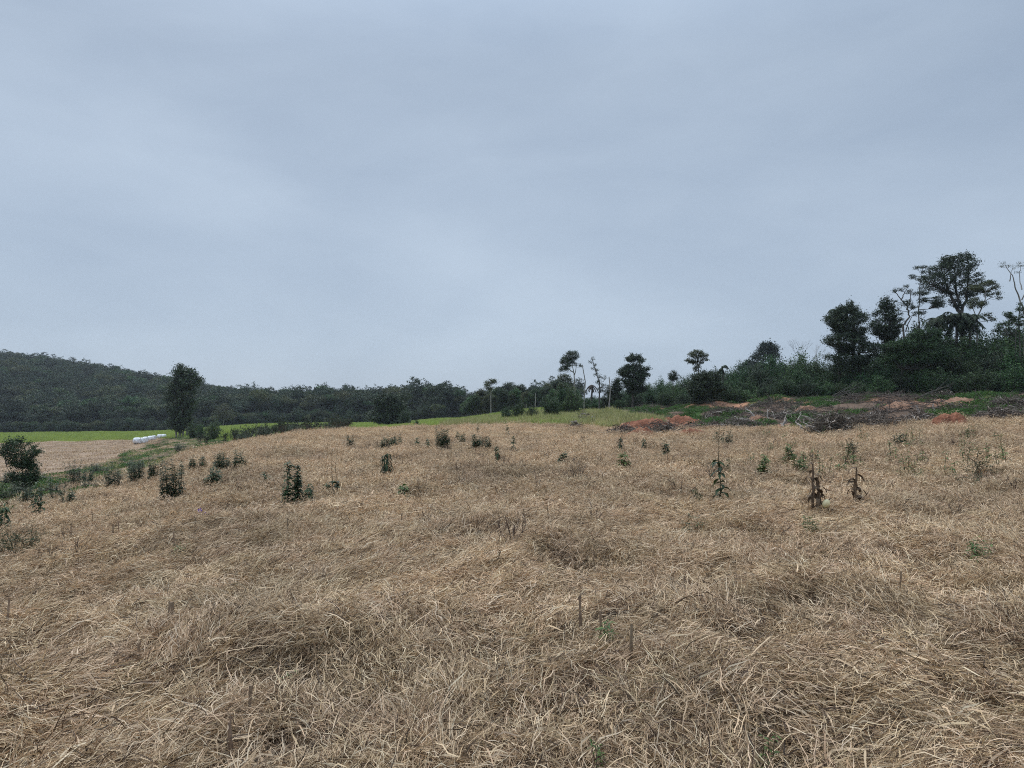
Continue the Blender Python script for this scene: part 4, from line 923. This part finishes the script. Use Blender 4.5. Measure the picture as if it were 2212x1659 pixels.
for a_ in ((1632, 905, 1.6, .08, 2.2, .7, 'bleached branch jutting up left of the clearing'), (1660, 912, 1.2, .07, 1.3, 1.2, 'upright bleached stick near the brush pile'), (1690, 925, 1.4, .13, .8, .9, 'forked bleached root stump at the field edge'), (1712, 920, 1.7, .06, .5, .8, 'slanting thin pale stick beside the root stump'),
           (1735, 932, .9, .09, 2.0, .6, 'short curved pale root left of the tan red heap'), (1765, 930, 1.1, .09, 2.6, .4, 'pale root beside the tan red heap'), (1775, 915, 1.9, .07, 2.7, .35, 'pale forked branch left of the big brushwood pile'), (1812, 915, 1.8, .08, .3, .3, 'bleached pole lying over the big brushwood pile'),
           (1985, 893, .55, .10, 1.8, 1.1, 'bent pale stump above the dark brushwood'), (2022, 893, .7, .08, 1.9, 1.2, 'splintered upright stump in the green cover'), (1920, 912, 2.6, .045, 3.4, -.05, 'long thin branch lying before the right brushwood'), (1590, 915, 1.6, .06, .2, .25, 'pale stick on the grey brush pile')):
    log(*a_)
# leaning felled saplings against the thicket
for px_, py_, L_, az_, lb in ((1790, 862, 6.5, .05, 'felled sapling leaning right under the thicket'), (1980, 862, 6, .15, 'felled sapling leaning right below the great tree'), (1560, 885, 4, 2.6, 'felled sapling leaning left at the thicket foot'), (1668, 868, 3.2, 1.9, 'bare sapling leaning at the thicket edge')):
    X0, Y0, Z0 = hit(px_, py_); mb = MB()
    for j in range(6):
        d = np.array([math.cos(az_ + rng.normal(0, .1)), rng.normal(0, .1), .5 + rng.normal(0, .12)]) * L_ * .6 * rng.uniform(.6, 1)
        tube(mb, wig((rng.normal(0, .3), 0, 0), d, 6, .05), np.linspace(.03, .006, 6), 5)
    o = mb.build('felled_sapling', M['bark'], smooth=True, loc=(X0, Y0, Z0)); tag(o, lb, 'felled sapling')

# ------------------------------------------------------------------ silage bales
def bale(px, py, w, h, label):
    X0, Y0, Z0 = hit(px, py); k = Y0 / F
    a_, b_, c_ = w * k / 2 * .86, .6, h * k / 2 * 1.08
    nu, nv = 28, 16; th = np.linspace(0, 2 * np.pi, nu, endpoint=False); ph = np.linspace(-np.pi / 2 + .05, np.pi / 2 - .05, nv)
    sg = lambda x, e: np.sign(x) * np.abs(x) ** e
    T_, P_ = np.meshgrid(th, ph, indexing='ij')
    # barrel: round section across, blunt ends along x
    x = a_ * sg(np.sin(P_), .45); rr = sg(np.cos(P_), .45); y = b_ * rr * sg(np.cos(T_), .9); z = c_ * rr * sg(np.sin(T_), .9)
    s_ = rng.uniform(0, 50); wrk = 1 + .05 * vn(T_ * 3 + s_, P_ * 4) ; z = z * np.where(z > 0, 1 + .06 * vn(x * 2 + s_, y), 1)
    v = np.stack([x * wrk, y * wrk, z * wrk + c_ * .92], -1)
    i = np.arange(nu)[:, None] * nv; i2 = ((np.arange(nu) + 1) % nu)[:, None] * nv; j = np.arange(nv - 1)[None]
    mb = MB(); mb.add(v, np.stack([i + j, i2 + j, i2 + j + 1, i + j + 1], -1))
    for e in (0, nv - 1):
        ring = v[:, e]; c0 = ring.mean(0); vv = np.vstack([ring, c0]); mb.add(vv, [[q_, (q_ + 1) % nu, (q_ + 2) % nu, nu] for q_ in range(0, nu, 2)])
    o = mb.build('silage_bale', M['wrap'], smooth=True, loc=(X0, Y0, Z0 + .05)); tag(o, label, 'silage bale', 'white wrapped bales by the lone tree'); return o
for q in ((1278, 1108, 74, 54, 'nearest white wrapped bale, leftmost of the row'), (1328, 1102, 40, 48, 'white wrapped bale half hidden behind the leftmost one'), (1352, 1092, 50, 46, 'third white wrapped bale from the left of the row'), (1398, 1080, 50, 42, 'fourth white wrapped bale, middle of the row'), (1432, 1076, 38, 42, 'fifth white wrapped bale, before the gap'), (1484, 1058, 40, 36, 'white wrapped bale just right of the gap'), (1522, 1056, 38, 36, 'rightmost white wrapped bale of the row')):
    x_, y_ = zx(Z1, q[0], q[1]); bale(x_, y_, q[2] * .2334, q[3] * .2334, q[4])

# ------------------------------------------------------------------ weeds in the field
def leafy_plant(name, loc, H, W_, label, stems=7, leafm='weed', llen=.13, lw=.03, cat='weed', group=None, per=26, lean=.18, bare=0.0, droop=1.2, stemm='stem', sr=.006):
    big = stems >= 4
    H = H + .10; llen = llen * (1.0 if big else 1.35); lw = lw * (.95 if big else 1.7); per = int(per * (1.3 if big else 1.5)); stems = stems if not big else int(stems * 1.4)
    root = empty(name, loc, rng.uniform(0, 6.28)); st = MB(); lf = MB()
    for s_ in range(stems):
        a_ = rng.uniform(0, 6.28); q = W_ * .5 * math.sqrt(rng.random()) * (0 if stems == 1 else 1); h = H * (1 if s_ == 0 else rng.uniform(.4, 1))
        b = np.array([q * .75 * math.cos(a_), q * .75 * math.sin(a_), -.05]); t = np.array([q * math.cos(a_), q * math.sin(a_), h]) + np.array([*rng.normal(0, lean * h * .3, 2), 0])
        pth = wig(b, t, 7, .03); tube(st, pth, sr * np.linspace(1.2, .4, 7), 5)
        idx = np.sort(rng.uniform(.1, 1, per)) ** .9; idx = bare + (1 - bare) * idx if bare >= 0 else idx * (1 + bare)
        P = np.stack([np.interp(idx * 6, np.arange(7), pth[:, j]) for j in range(3)], 1)
        az = np.arange(per) * 2.4 + rng.normal(0, .3, per); el = rng.uniform(.1, .9, per)
        D0 = np.stack([np.cos(az) * np.cos(el), np.sin(az) * np.cos(el), np.sin(el)], 1)
        sc = np.clip(1.15 - idx * .55, .45, 1.1) * rng.uniform(.75, 1.2, per)
        blades(lf, P, D0, llen * sc, lw * sc, droop, segs=4, prof_=(.12, .8, 1, .6, .04), roll=rng.uniform(-.3, .3, per))
    st.build('stem', M[stemm], root, smooth=True); lf.build('foliage', M[leafm], root); tag(root, label, cat, group); return root
def twiggy(name, loc, H, W_, label, n=14, leafm=None, cat='dry weed', mat='drytwig', lv=2, leafn=3, r=.006, group=None, lsize=.03):
    H = H + .08; root = empty(name, loc); st = MB(); ends = []
    def gr(p_, d, ln, rad, k):
        e_ = p_ + d * ln; tube(st, wig(p_, e_, 4, .1), [rad, rad * .85, rad * .7, rad * .5], 4); ends.append(e_)
        if k > 0:
            for _ in range(3): gr(p_ + d * ln * rng.uniform(.4, 1), unit(d + rng.normal(0, .5, 3)), ln * rng.uniform(.35, .6), rad * .55, k - 1)
    for _ in range(n):
        d = unit(np.array([rng.normal(0, 1) * W_ / H * .45, rng.normal(0, 1) * W_ / H * .45, 1])); gr(np.array([*rng.normal(0, W_ * .06, 2), -.04]), d, H * rng.uniform(.45, .7), r, lv)
    st.build('stem', M[mat], root, smooth=True)
    if leafm:
        lf = MB(); leaves(lf, np.concatenate([e_ + rng.normal(0, .02, (leafn, 3)) for e_ in ends]), lsize, .3, .4); lf.build('foliage', M[leafm], root)
    tag(root, label, cat, group); return root

def P_(px, py): X, Y, Z = hit(px, py, .10); return (X, Y, Z), Y / F
# (column, foot, top, width, stems, label)
for px_, py_, ty, w_, ns, lb in (
    (376, 1074, 1002, 58, 15, 'large many-stemmed dark weed, biggest on the left of the field'),
    (300, 1038, 1000, 42, 13, 'bushy dark weed behind the large many-stemmed one, middle'),
    (333, 1032, 996, 28, 8, 'upright dark weed just behind the large many-stemmed one'),
    (248, 1054, 1010, 36, 11, 'round dark weed left of the large many-stemmed one'),
    (165, 1040, 1002, 28, 9, 'dark weed by the earth track, left of a pair'),
    (190, 1040, 1008, 34, 10, 'dark weed by the earth track, right of a pair'),
    (482, 1013, 984, 42, 12, 'dark weed tuft, left of the twin behind the low one'),
    (520, 1009, 978, 28, 9, 'dark weed tuft, right of the twin behind the low one'),
    (465, 1043, 1016, 38, 8, 'low wide dark weed right of the large many-stemmed one'),
    (440, 1010, 992, 20, 5, 'thin small weed left of the twin tufts'), (420, 1013, 990, 14, 4, 'narrow weed beside the thin small one'),
    (828, 968, 950, 20, 6, 'left end of the spiky weed cluster on the crest'), (852, 966, 944, 34, 12, 'spiky green weed cluster on the crest'),
    (956, 962, 930, 36, 16, 'densest green weed on the crest, centre left'), (1000, 957, 940, 18, 6, 'small green weed right of the densest one'),
    (1030, 962, 942, 26, 8, 'green weed of the crest, left of a close pair'), (1053, 968, 948, 30, 8, 'low green weed of the crest, right of a close pair'), (756, 960, 944, 24, 6, 'grey-green weed on the crest left of the spiky cluster'),
    (1562, 958, 932, 44, 7, 'round loose weed behind the tallest single weed'), (130, 1075, 1038, 40, 6, 'straggling weed at the left margin'), (155, 1082, 1060, 30, 5, 'low broad-leaved weed at the left margin'),
    (70, 1085, 1050, 50, 10, 'shaggy weed below the left shrub'), (20, 1075, 1045, 40, 8, 'shaggy weed at the left border below the shrub'), (1940, 958, 940, 40, 6, 'green weed in front of the dark brushwood')):
    l_, k_ = P_(px_, py_); leafy_plant('weed', l_, (py_ - ty) * k_ * 1.28, w_ * k_, lb, stems=int(ns * 1.3), llen=min(.16, .11 + .001 * l_[1] * 2), lw=.028 + .0004 * l_[1], per=30, sr=.005)
for px_, py_, ty, ns, lb, kw in (
    (672, 1082, 1045, 1, 'small drooping weed right of the double-headed one', dict(droop=2.5)),
    (836, 1022, 978, 2, 'drooping narrow weed with hanging leaves', dict(droop=3, llen=.2)),
    (1077, 992, 966, 1, 'small drooping weed with forked tip in mid field', dict(droop=3)), (1109, 966, 943, 1, 'dark upright weed on the crest with wire-thin top', dict(droop=2)),
    (1098, 940, 919, 1, 'tiny dark weed furthest on the crest', dict(droop=2)), (902, 963, 946, 1, 'tiny weed on the crest, left of three', dict(droop=2)), (924, 967, 950, 1, 'tiny weed on the crest, middle of three', dict(droop=2)),
    (987, 952, 933, 1, 'slim weed right of the densest crest weed', {}), (1340, 970, 944, 1, 'hanging-leaved weed before the left root pile', dict(droop=3)), (1390, 970, 948, 1, 'slim weed before the long red soil heap', dict(droop=2)),
    (1440, 985, 955, 2, 'light green weed right of the slim ones', {}), (575, 1040, 1020, 1, 'short dark sprig between the two left groups', {}), (875, 1068, 1050, 2, 'fresh green sprig in mid field', dict(leafm='weedlight')),
    (1033, 935, 918, 1, 'upright tiny weed beside the yellow-green grass', {}), (1215, 995, 975, 3, 'small loose weed right of centre', {}), (1350, 1010, 980, 3, 'grassy green weed in the right of the field', dict(leafm='weedlight')),
    (80, 1110, 1040, 1, 'tall slim weed in the left corner, left stem', dict(droop=2)), (95, 1108, 1052, 1, 'tall slim weed in the left corner, right stem', dict(droop=2)), (20, 1140, 1082, 1, 'curled slim weed at the left border', dict(droop=2.5)),
    (1640, 1030, 985, 3, 'pale green weed right of the tallest weed', dict(leafm='weedlight')), (1700, 1000, 960, 3, 'thin pale green weed before the brushwood', dict(leafm='weedlight')), (1725, 1010, 975, 4, 'loose green weed behind the broken maize', dict(leafm='weedlight'))):
    l_, k_ = P_(px_, py_); kk = dict(stems=ns, llen=.15, lw=.035, per=34); kk.update(kw); leafy_plant('weed', l_, (py_ - ty) * k_, .10 * ns, lb, **kk)
for px_, ty, lb in ((625, 996, 'leafy double-headed weed, taller stem, centre left'), (644, 1006, 'leafy double-headed weed, shorter stem, centre left')):
    l_, k_ = P_(px_, 1091); leafy_plant('weed', l_, (1091 - ty) * k_, .09, lb, stems=3, llen=.115, lw=.03, per=52, droop=1.5, lean=.06, sr=.007)
# tallest weed: leafy below, bare spire above
l_, k_ = P_(1553, 1088); leafy_plant('weed', l_, 180 * k_, .1, 'tallest single weed with broad drooping leaves and bare spire', stems=1, llen=.16, lw=.045, per=28, bare=-.42, droop=2.2, lean=.05, sr=.009)
l_, k_ = P_(728, 1060); leafy_plant('weed', l_, 92 * k_, .22, 'two bare spires over a low leafy base, centre left', stems=2, llen=.12, lw=.03, per=20, bare=-.65, droop=1.5, lean=.05, sr=.006)
l_, k_ = P_(706, 1060); leafy_plant('weed', l_, 50 * k_, .1, 'single short spire left of the two bare spires', stems=1, llen=.12, lw=.03, per=14, bare=-.5, droop=2, lean=.05)
l_, k_ = P_(1503, 1092); twiggy('weed', l_, 62 * k_, .2, 'thin dark weed with small leaves left of the tallest weed', n=2, leafm='weed', leafn=8, cat='weed', mat='stem')
for px_, py_, ty, w_, n_, lb, lf in (
    (1242, 1040, 984, 70, 18, 'dry brown twiggy bush in mid field', None), (2112, 1035, 958, 55, 9, 'dark twiggy stalks with few leaves on the right', 'weed'), (1160, 1052, 985, 26, 2, 'forked dry stalk in the centre of the field', None),
    (1180, 985, 960, 40, 8, 'small dry bush near the crest', None), (275, 1085, 1060, 25, 5, 'dry sprig left of the large weed', None), (490, 1110, 1075, 35, 7, 'brown dry sprigs left of the double-headed weed', None), (1000, 1040, 1010, 40, 6, 'dry brown sprigs left of the forked stalk', None),
    (1990, 1010, 950, 30, 3, 'tall dry stalks on the right of the field', None), (1840, 985, 930, 60, 5, 'thin leaning saplings before the brushwood', 'weed'), (2180, 1060, 1000, 40, 6, 'dry sprigs near the right border', None), (1500, 1000, 975, 50, 6, 'dry weed stalks behind the tallest weed', None), (1660, 975, 930, 36, 4, 'fine dry stems near the pale stump', None)):
    l_, k_ = P_(px_, py_); twiggy('dry_weed', l_, (py_ - ty) * k_, w_ * k_, lb, n=n_, leafm=lf, leafn=6)
sp_ = []
for k_ in range(90):
    px_ = rng.uniform(120, 2190); py_ = float(prof({100: 1085, 400: 1010, 700: 965, 1100: 945, 1600: 950, 2200: 935}, px_)) + rng.exponential(55)
    if py_ > 1250: continue
    l_, kk = P_(px_, py_)
    if len(sp_) < 5: o = twiggy('dry_sprig', l_, rng.uniform(.22, .4), .3, 'x', n=int(rng.integers(3, 8)), r=.005); sp_.append(o)
    else: o = copy_tree(sp_[k_ % 5]); o.location = l_; o.rotation_euler = (rng.normal(0, .12), rng.normal(0, .12), rng.uniform(0, 6.28)); q_ = rng.uniform(.7, 1.4); o.scale = (q_, q_, q_)
    tag(o, 'thin brown dry sprig standing in the straw', 'dry weed', 'dry sprigs scattered in the field')
# green tufts at ground level
for px_, py_, w_, lb in ((402, 1190, 22, 'bright green tuft in the pressed straw, left'), (1748, 1150, 40, 'green tuft below the broken maize'), (2098, 1205, 50, 'green tuft low on the right'), (1495, 1150, 70, 'dark green patch below the tallest weed'), (2070, 1045, 90, 'wide green patch under the dark twigs'), (1975, 1032, 50, 'green patch left of the dark twigs'),
                       (1290, 1640, 30, 'broad green seedling at the lower border'), (1297, 1372, 30, 'small green seedling beside the maize stubs'), (1650, 1640, 24, 'small seedling in the lower right straw'), (640, 1480, 20, 'tiny seedling in the lower left straw')):
    l_, k_ = P_(px_, py_); leafy_plant('green_tuft', l_, .20 if w_ > 35 else .12, w_ * k_ * .8, lb, sr=.0025, stems=9 if w_ > 35 else 4, llen=.10 if py_ < 1400 else .045, lw=.022 if py_ < 1400 else .016, per=12, leafm='weedlight' if w_ < 70 else 'weed', cat='green tuft', lean=.6)
# loose green weeds over the right of the field
for k_ in range(34):
    px_ = rng.uniform(1560, 2200); py_ = rng.uniform(935, 1030); l_, kk = P_(px_, py_)
    leafy_plant('weed', l_, rng.uniform(.25, .5), .35, 'thin light green weed scattered in the straw before the clearing', stems=3, llen=.1, lw=.02, per=12, leafm='weedlight', group='thin green weeds in the right of the field')
# weeds along the far edge, left of centre
first = None
for k_ in range(46):
    px_ = rng.uniform(500, 755); D_ = rng.uniform(56, 74); X_, Y_, Z_ = at(px_, D_); tall = rng.random() < .4
    if k_ < 4:
        o = leafy_plant('weed', (X_, Y_, Z_), .9, .8, 'dark weed', stems=12, llen=.2, lw=.05, per=22, leafm='weed' if k_ < 2 else 'leafdark') if k_ % 2 == 0 else twiggy('weed', (X_, Y_, Z_), 1.3, .9, 'dark weed', n=12, leafm='leafdark', leafn=8, mat='brush', r=.012, lsize=.07)
        first = (first or []) + [o]
    else:
        o = copy_tree(first[k_ % 4]); o.location = (X_, Y_, Z_); o.rotation_euler = (0, 0, rng.uniform(0, 6.28)); s_ = rng.uniform(.7, 1.35); o.scale = (s_, s_, s_)
    tag(o, 'dark weed of the thick strip along the far left field edge', 'weed', 'weeds along the far field edge')
for k_ in range(14):
    px_ = 430 + k_ * 24 + rng.normal(0, 6); D_ = rng.uniform(66, 90); X_, Y_, Z_ = at(px_, D_); o = copy_tree(first[1 if k_ % 2 else 3]); o.location = (X_, Y_, Z_); s_ = rng.uniform(1.1, 1.7); o.scale = (s_ * .8, s_ * .8, s_)
    o.rotation_euler = (0, 0, rng.uniform(0, 6.28)); tag(o, 'tall brown stalky weed standing against the green crop', 'weed', 'tall stalky weeds before the green crop')
for k_ in range(22):
    px_ = rng.uniform(20, 400); f_ = float(prof(T_FIELD, px_)); p_ = float(prof(T_PLOW, px_)); D_ = rng.uniform(f_ * 1.05, f_ + (min(p_, 120) - f_) * .75); X_, Y_, Z_ = at(px_, D_); o = copy_tree(first[0 if k_ % 2 else 2]); o.location = (X_, Y_, Z_); s_ = rng.uniform(.5, 1.0); o.scale = (s_ * 1.3, s_ * 1.3, s_ * .8)
    o.rotation_euler = (0, 0, rng.uniform(0, 6.28)); tag(o, 'low dark weed clump on the bank between the field and the earth track', 'weed', 'weed clumps on the bank by the track')
# shrubs round the lone tree and the middle grass
for px_, D_, H_, lb in ((420, 118, 3.2, 'dark shrub at the foot of the lone tree'), (437, 110, 2.6, 'small shrub right of the lone tree'), (462, 100, 3.0, 'pale-leaved shrub before the green crop'), (1120, 80, 2.2, 'green shrub at the left of the yellow-green grass'), (1095, 84, 2.0, 'lower green shrub on the crop edge'), (1150, 74, 1.8, 'dark shrub in the yellow-green grass'), (1190, 78, 3.0, 'taller dark shrub in the yellow-green grass'), (1215, 90, 4.2, 'broad green shrub under the tall umbrella tree'), (1240, 88, 4.0, 'dark shrub at the thicket start'), (900, 90, 1.2, 'small shrub on the green field edge'), (875, 130, 3.4, 'shrub right beside the wide round tree')):
    X_, Y_, Z_ = at(px_, D_); o = copy_tree(BK[rng.integers(0, 4)]); o.name = 'shrub'; o.location = (X_, Y_, Z_); s_ = H_ / 5; o.scale = (s_ * 1.1, s_ * 1.1, s_); o.rotation_euler = (0, 0, rng.uniform(0, 6.28))
    if 'group' in o: del o['group']
    tag(o, lb, 'shrub')

# left shrub with dead branches
env_tree('shrub', lambda L_: L_, 45, 29, [(950, 24, 44), (958, 14, 66), (972, 10, 78), (992, 16, 80), (1010, 26, 82), (1030, 28, 80), (1045, 30, 76)], 'dense dark shrub beside the turned field at the left', leafm='weed', leaf=.085, clump=.14, gap=-.55, gs=2.6, dens=.8, r0=.035, cat='shrub', trunks=[[(45, None), (50, 990)], [(40, None), (24, 970)], [(52, None), (72, 975)]])
for px_, py_, L_, az_, lb in ((35, 1045, 1.9, .3, 'bleached fallen branch right under the dark shrub'), (10, 1050, 1.8, .5, 'bleached fallen branch at the left border'), (25, 1048, 1.5, 2.5, 'bleached fallen branch leaning left under the shrub')):
    log(px_, py_, L_, .035, az_, .35, lb)
l_, k_ = P_(40, 1205); twiggy('shrub', l_, .62, 1.3, 'twiggy spreading shrub with tiny leaves at the left border', n=20, leafm='weed', leafn=3, cat='shrub', mat='stem', lv=3, r=.006, lsize=.022)

# ------------------------------------------------------------------ maize stubs
def stub(px, py, ty, label, w=.024, lean=None):
    (x, y, z), k = P_(px, py); H = (py - ty) * k * 1.0 + .10; mb = MB(); n = 9
    lx, ly = rng.normal(0, .08, 2) if lean is None else lean
    t = np.linspace(0, 1, n); pth = np.stack([t * H * lx, t * H * ly, t * (H + .08) - .08], 1)
    rad = np.full(n, w / 2); rad[[2, 5]] *= 1.25; rad[-1] *= .7; tube(mb, pth, rad, 8)
    top = pth[-1]
    blades(mb, np.array([top + (w * .3, 0, -.02), top + (-w * .3, 0, -.03), pth[3]]), np.array([[lx + .1, .1, 1], [lx - .2, 0, 1], [.6, .3, 1.]]), np.array([.06, .045, .10]), np.array([w * .6, w * .5, w * .9]), 0.3, segs=3, prof_=(1, .7, .4, .05))
    o = mb.build('maize_stub', M['cornstalk'], loc=(x, y, z), smooth=False); tag(o, label, 'maize stub', 'cut maize stubs in the straw'); return o
for a_ in ((26, 1350, 1292, 'cut maize stub at the left border'), (374, 1342, 1298, 'thick split maize stub in the left straw', .042), (308, 1425, 1385, 'short maize stub below the split one'), (541, 1530, 1472, 'maize stub low in the left straw'), (515, 1605, 1552, 'lowest maize stub, near the bottom border'),
           (1254, 1358, 1286, 'tallest maize stub with joints, centre'), (1298, 1362, 1314, 'maize stub right of the tallest one'), (1357, 1420, 1348, 'splintered maize stub of the centre three, rightmost'), (1476, 1292, 1242, 'thin pointed maize stub right of centre'), (1936, 1272, 1230, 'maize stub on the right'), (625, 1148, 1118, 'small maize stub under the double-headed weed'),
           (384, 1178, 1146, 'small maize stub beside the green tuft'), (250, 1162, 1130, 'maize stub of the left pair, left one'), (264, 1158, 1124, 'maize stub of the left pair, right one'), (1130, 1118, 1096, 'little maize stub in mid field, left one'), (1188, 1118, 1095, 'little maize stub in mid field, right one'), (206, 1134, 1108, 'distant maize stub at the left'), (422, 1142, 1118, 'distant maize stub under the purple flowers'), (1075, 1215, 1190, 'short maize stub before the straw hump'), (870, 1130, 1108, 'distant maize stub left of centre')):
    stub(*a_[:4], w=a_[4] if len(a_) > 4 else .017)
# broken dry maize plants and the gourd
def maize(px, py, ty, label, stems):
    (x, y, z), k = P_(px, py); H = (py - ty) * k + .1; root = empty('broken_maize', (x, y, z)); st = MB(); lf = MB()
    for dx, h, lx in stems:
        pth = np.stack([dx + np.linspace(0, 1, 8) * lx, rng.normal(0, .012, 8), np.linspace(-.1, H * h, 8)], 1); rad = .015 * np.linspace(1.25, .7, 8); rad[[2, 4, 6]] *= 1.3; tube(st, pth, rad, 7)
        tp_ = pth[-1]; blades(st, np.array([tp_ - (0, 0, .03)] * 3), np.array([[.25, .1, 1], [-.3, 0, 1], [.05, -.2, 1.]]), np.array([.07, .05, .09]), .016, .2, segs=2, prof_=(1, .7, .05))
        blades(lf, pth[[6, 7]], np.array([[.8, .1, .35], [-.6, .1, .4]]), np.array([.2, .16]), .05, 2.6, segs=5, prof_=(.6, 1, 1, .7, .1), wob=.3)
        for j in (2, 3, 5, 6):
            a_ = rng.uniform(0, 6.28); P = pth[j][None] ; d = np.array([[math.cos(a_) * .3, math.sin(a_) * .3, .6]])
            blades(lf, P, d, rng.uniform(.18, .32), rng.uniform(.04, .07), 3.4, segs=6, prof_=(.5, 1, 1, .9, .6, .4, .1), wob=.4)
        # husk hanging on the stalk
        blades(lf, pth[[4, 4, 5]], np.array([[.3, .2, .7], [.5, -.2, .7], [-.2, .1, .7]]), .22, .055, 2.4, segs=5, prof_=(.5, 1, 1, .8, .3))
    st.build('stalk', M['corndark'], root); lf.build('dry_leaves', M['corndark'], root); tag(root, label, 'broken maize'); return root, (x, y, z), k
_, (gx, gy, gz0), gk = maize(1760, 1098, 1004, 'broken dark maize plant with folded leaves beside the gourd', [(-.06, 1.0, .02), (.07, .72, -.05), (0, .5, .02)])
maize(1843, 1095, 1010, 'second broken dark maize plant, right of the gourd', [(0, 1.0, .03), (.03, .7, -.03)])
def gourd():
    X0, Y0, Z0 = hit(1781, 1094, .16); nu, nv = 24, 14; th = np.linspace(0, 2 * np.pi, nu, endpoint=False); ph = np.linspace(-1.5, 1.5, nv); T_, PP = np.meshgrid(th, ph, indexing='ij')
    r = .048 * (1 + .02 * np.cos(T_ * 8)); v = np.stack([r * np.cos(PP) * np.cos(T_), r * np.cos(PP) * np.sin(T_), .062 * np.sin(PP)], -1)
    i = np.arange(nu)[:, None] * nv; i2 = ((np.arange(nu) + 1) % nu)[:, None] * nv; j = np.arange(nv - 1)[None]
    mb = MB(); mb.add(v, np.stack([i + j, i2 + j, i2 + j + 1, i + j + 1], -1)); k = 0.985
    root = empty('gourd', (X0, Y0, Z0 + .19)); root.rotation_euler = (.3, .45, 0)
    mb.build('gourd_skin', M['gourd'], root, smooth=True); s_ = MB(); tube(s_, wig((0, 0, .058), (.02, 0, .10), 4, .1), [.008, .006, .005, .005], 6); s_.build('gourd_stalk', M['corndark'], root); tag(root, 'pale yellow gourd lying between the broken maize stalks', 'gourd')
gourd()
for px_, py_, lb in ((448, 1118, 'purple morning glory flower, lower right of the two'), (436, 1110, 'purple morning glory flower, upper left of the two')):
    (x, y, z), k = P_(px_, py_); root = empty('flower', (x, y, z + .16)); mb = MB(); th = np.linspace(0, 2 * np.pi, 20, endpoint=False)
    rr = np.array([.006, .012, .026, .036])[:, None]; zz = np.array([-.03, -.005, .012, .016])[:, None]
    v = np.stack([rr * np.cos(th) * (1 + .06 * np.cos(5 * th)), rr * np.sin(th) * (1 + .06 * np.cos(5 * th)), zz + 0 * th], -1)
    i = np.arange(3)[:, None] * 20; j = np.arange(20)[None]; mb.add(v, np.stack([i + j, i + (j + 1) % 20, i + 20 + (j + 1) % 20, i + 20 + j], -1))
    mb.build('petals', M['petal'], root, smooth=True); s_ = MB(); tube(s_, wig((0, 0, -.03), (.02, .05, -.2), 5, .1), [.003] * 5, 5); s_.build('stem', M['stem'], root); root.rotation_euler = (1.0, 0, .2); tag(root, lb, 'flower')

# ------------------------------------------------------------------ air
def haze():
    m, t, o = new_mat('haze'); v = t.nodes.new('ShaderNodeVolumePrincipled'); v.inputs['Density'].default_value = .00017; v.inputs['Color'].default_value = (.86, .92, 1, 1)
    t.links.new(v.outputs[0], o.inputs['Volume'])
    bpy.ops.mesh.primitive_cube_add(size=1); ob = bpy.context.object; ob.name = 'haze'; ob.data.name = 'haze'
    ob.scale = (1610, 1610, 100); ob.location = (0, 0, -18 + 50); ob.data.materials.append(m); tag(ob, 'thin bluish air over the valley', 'haze', kind='stuff')
haze()
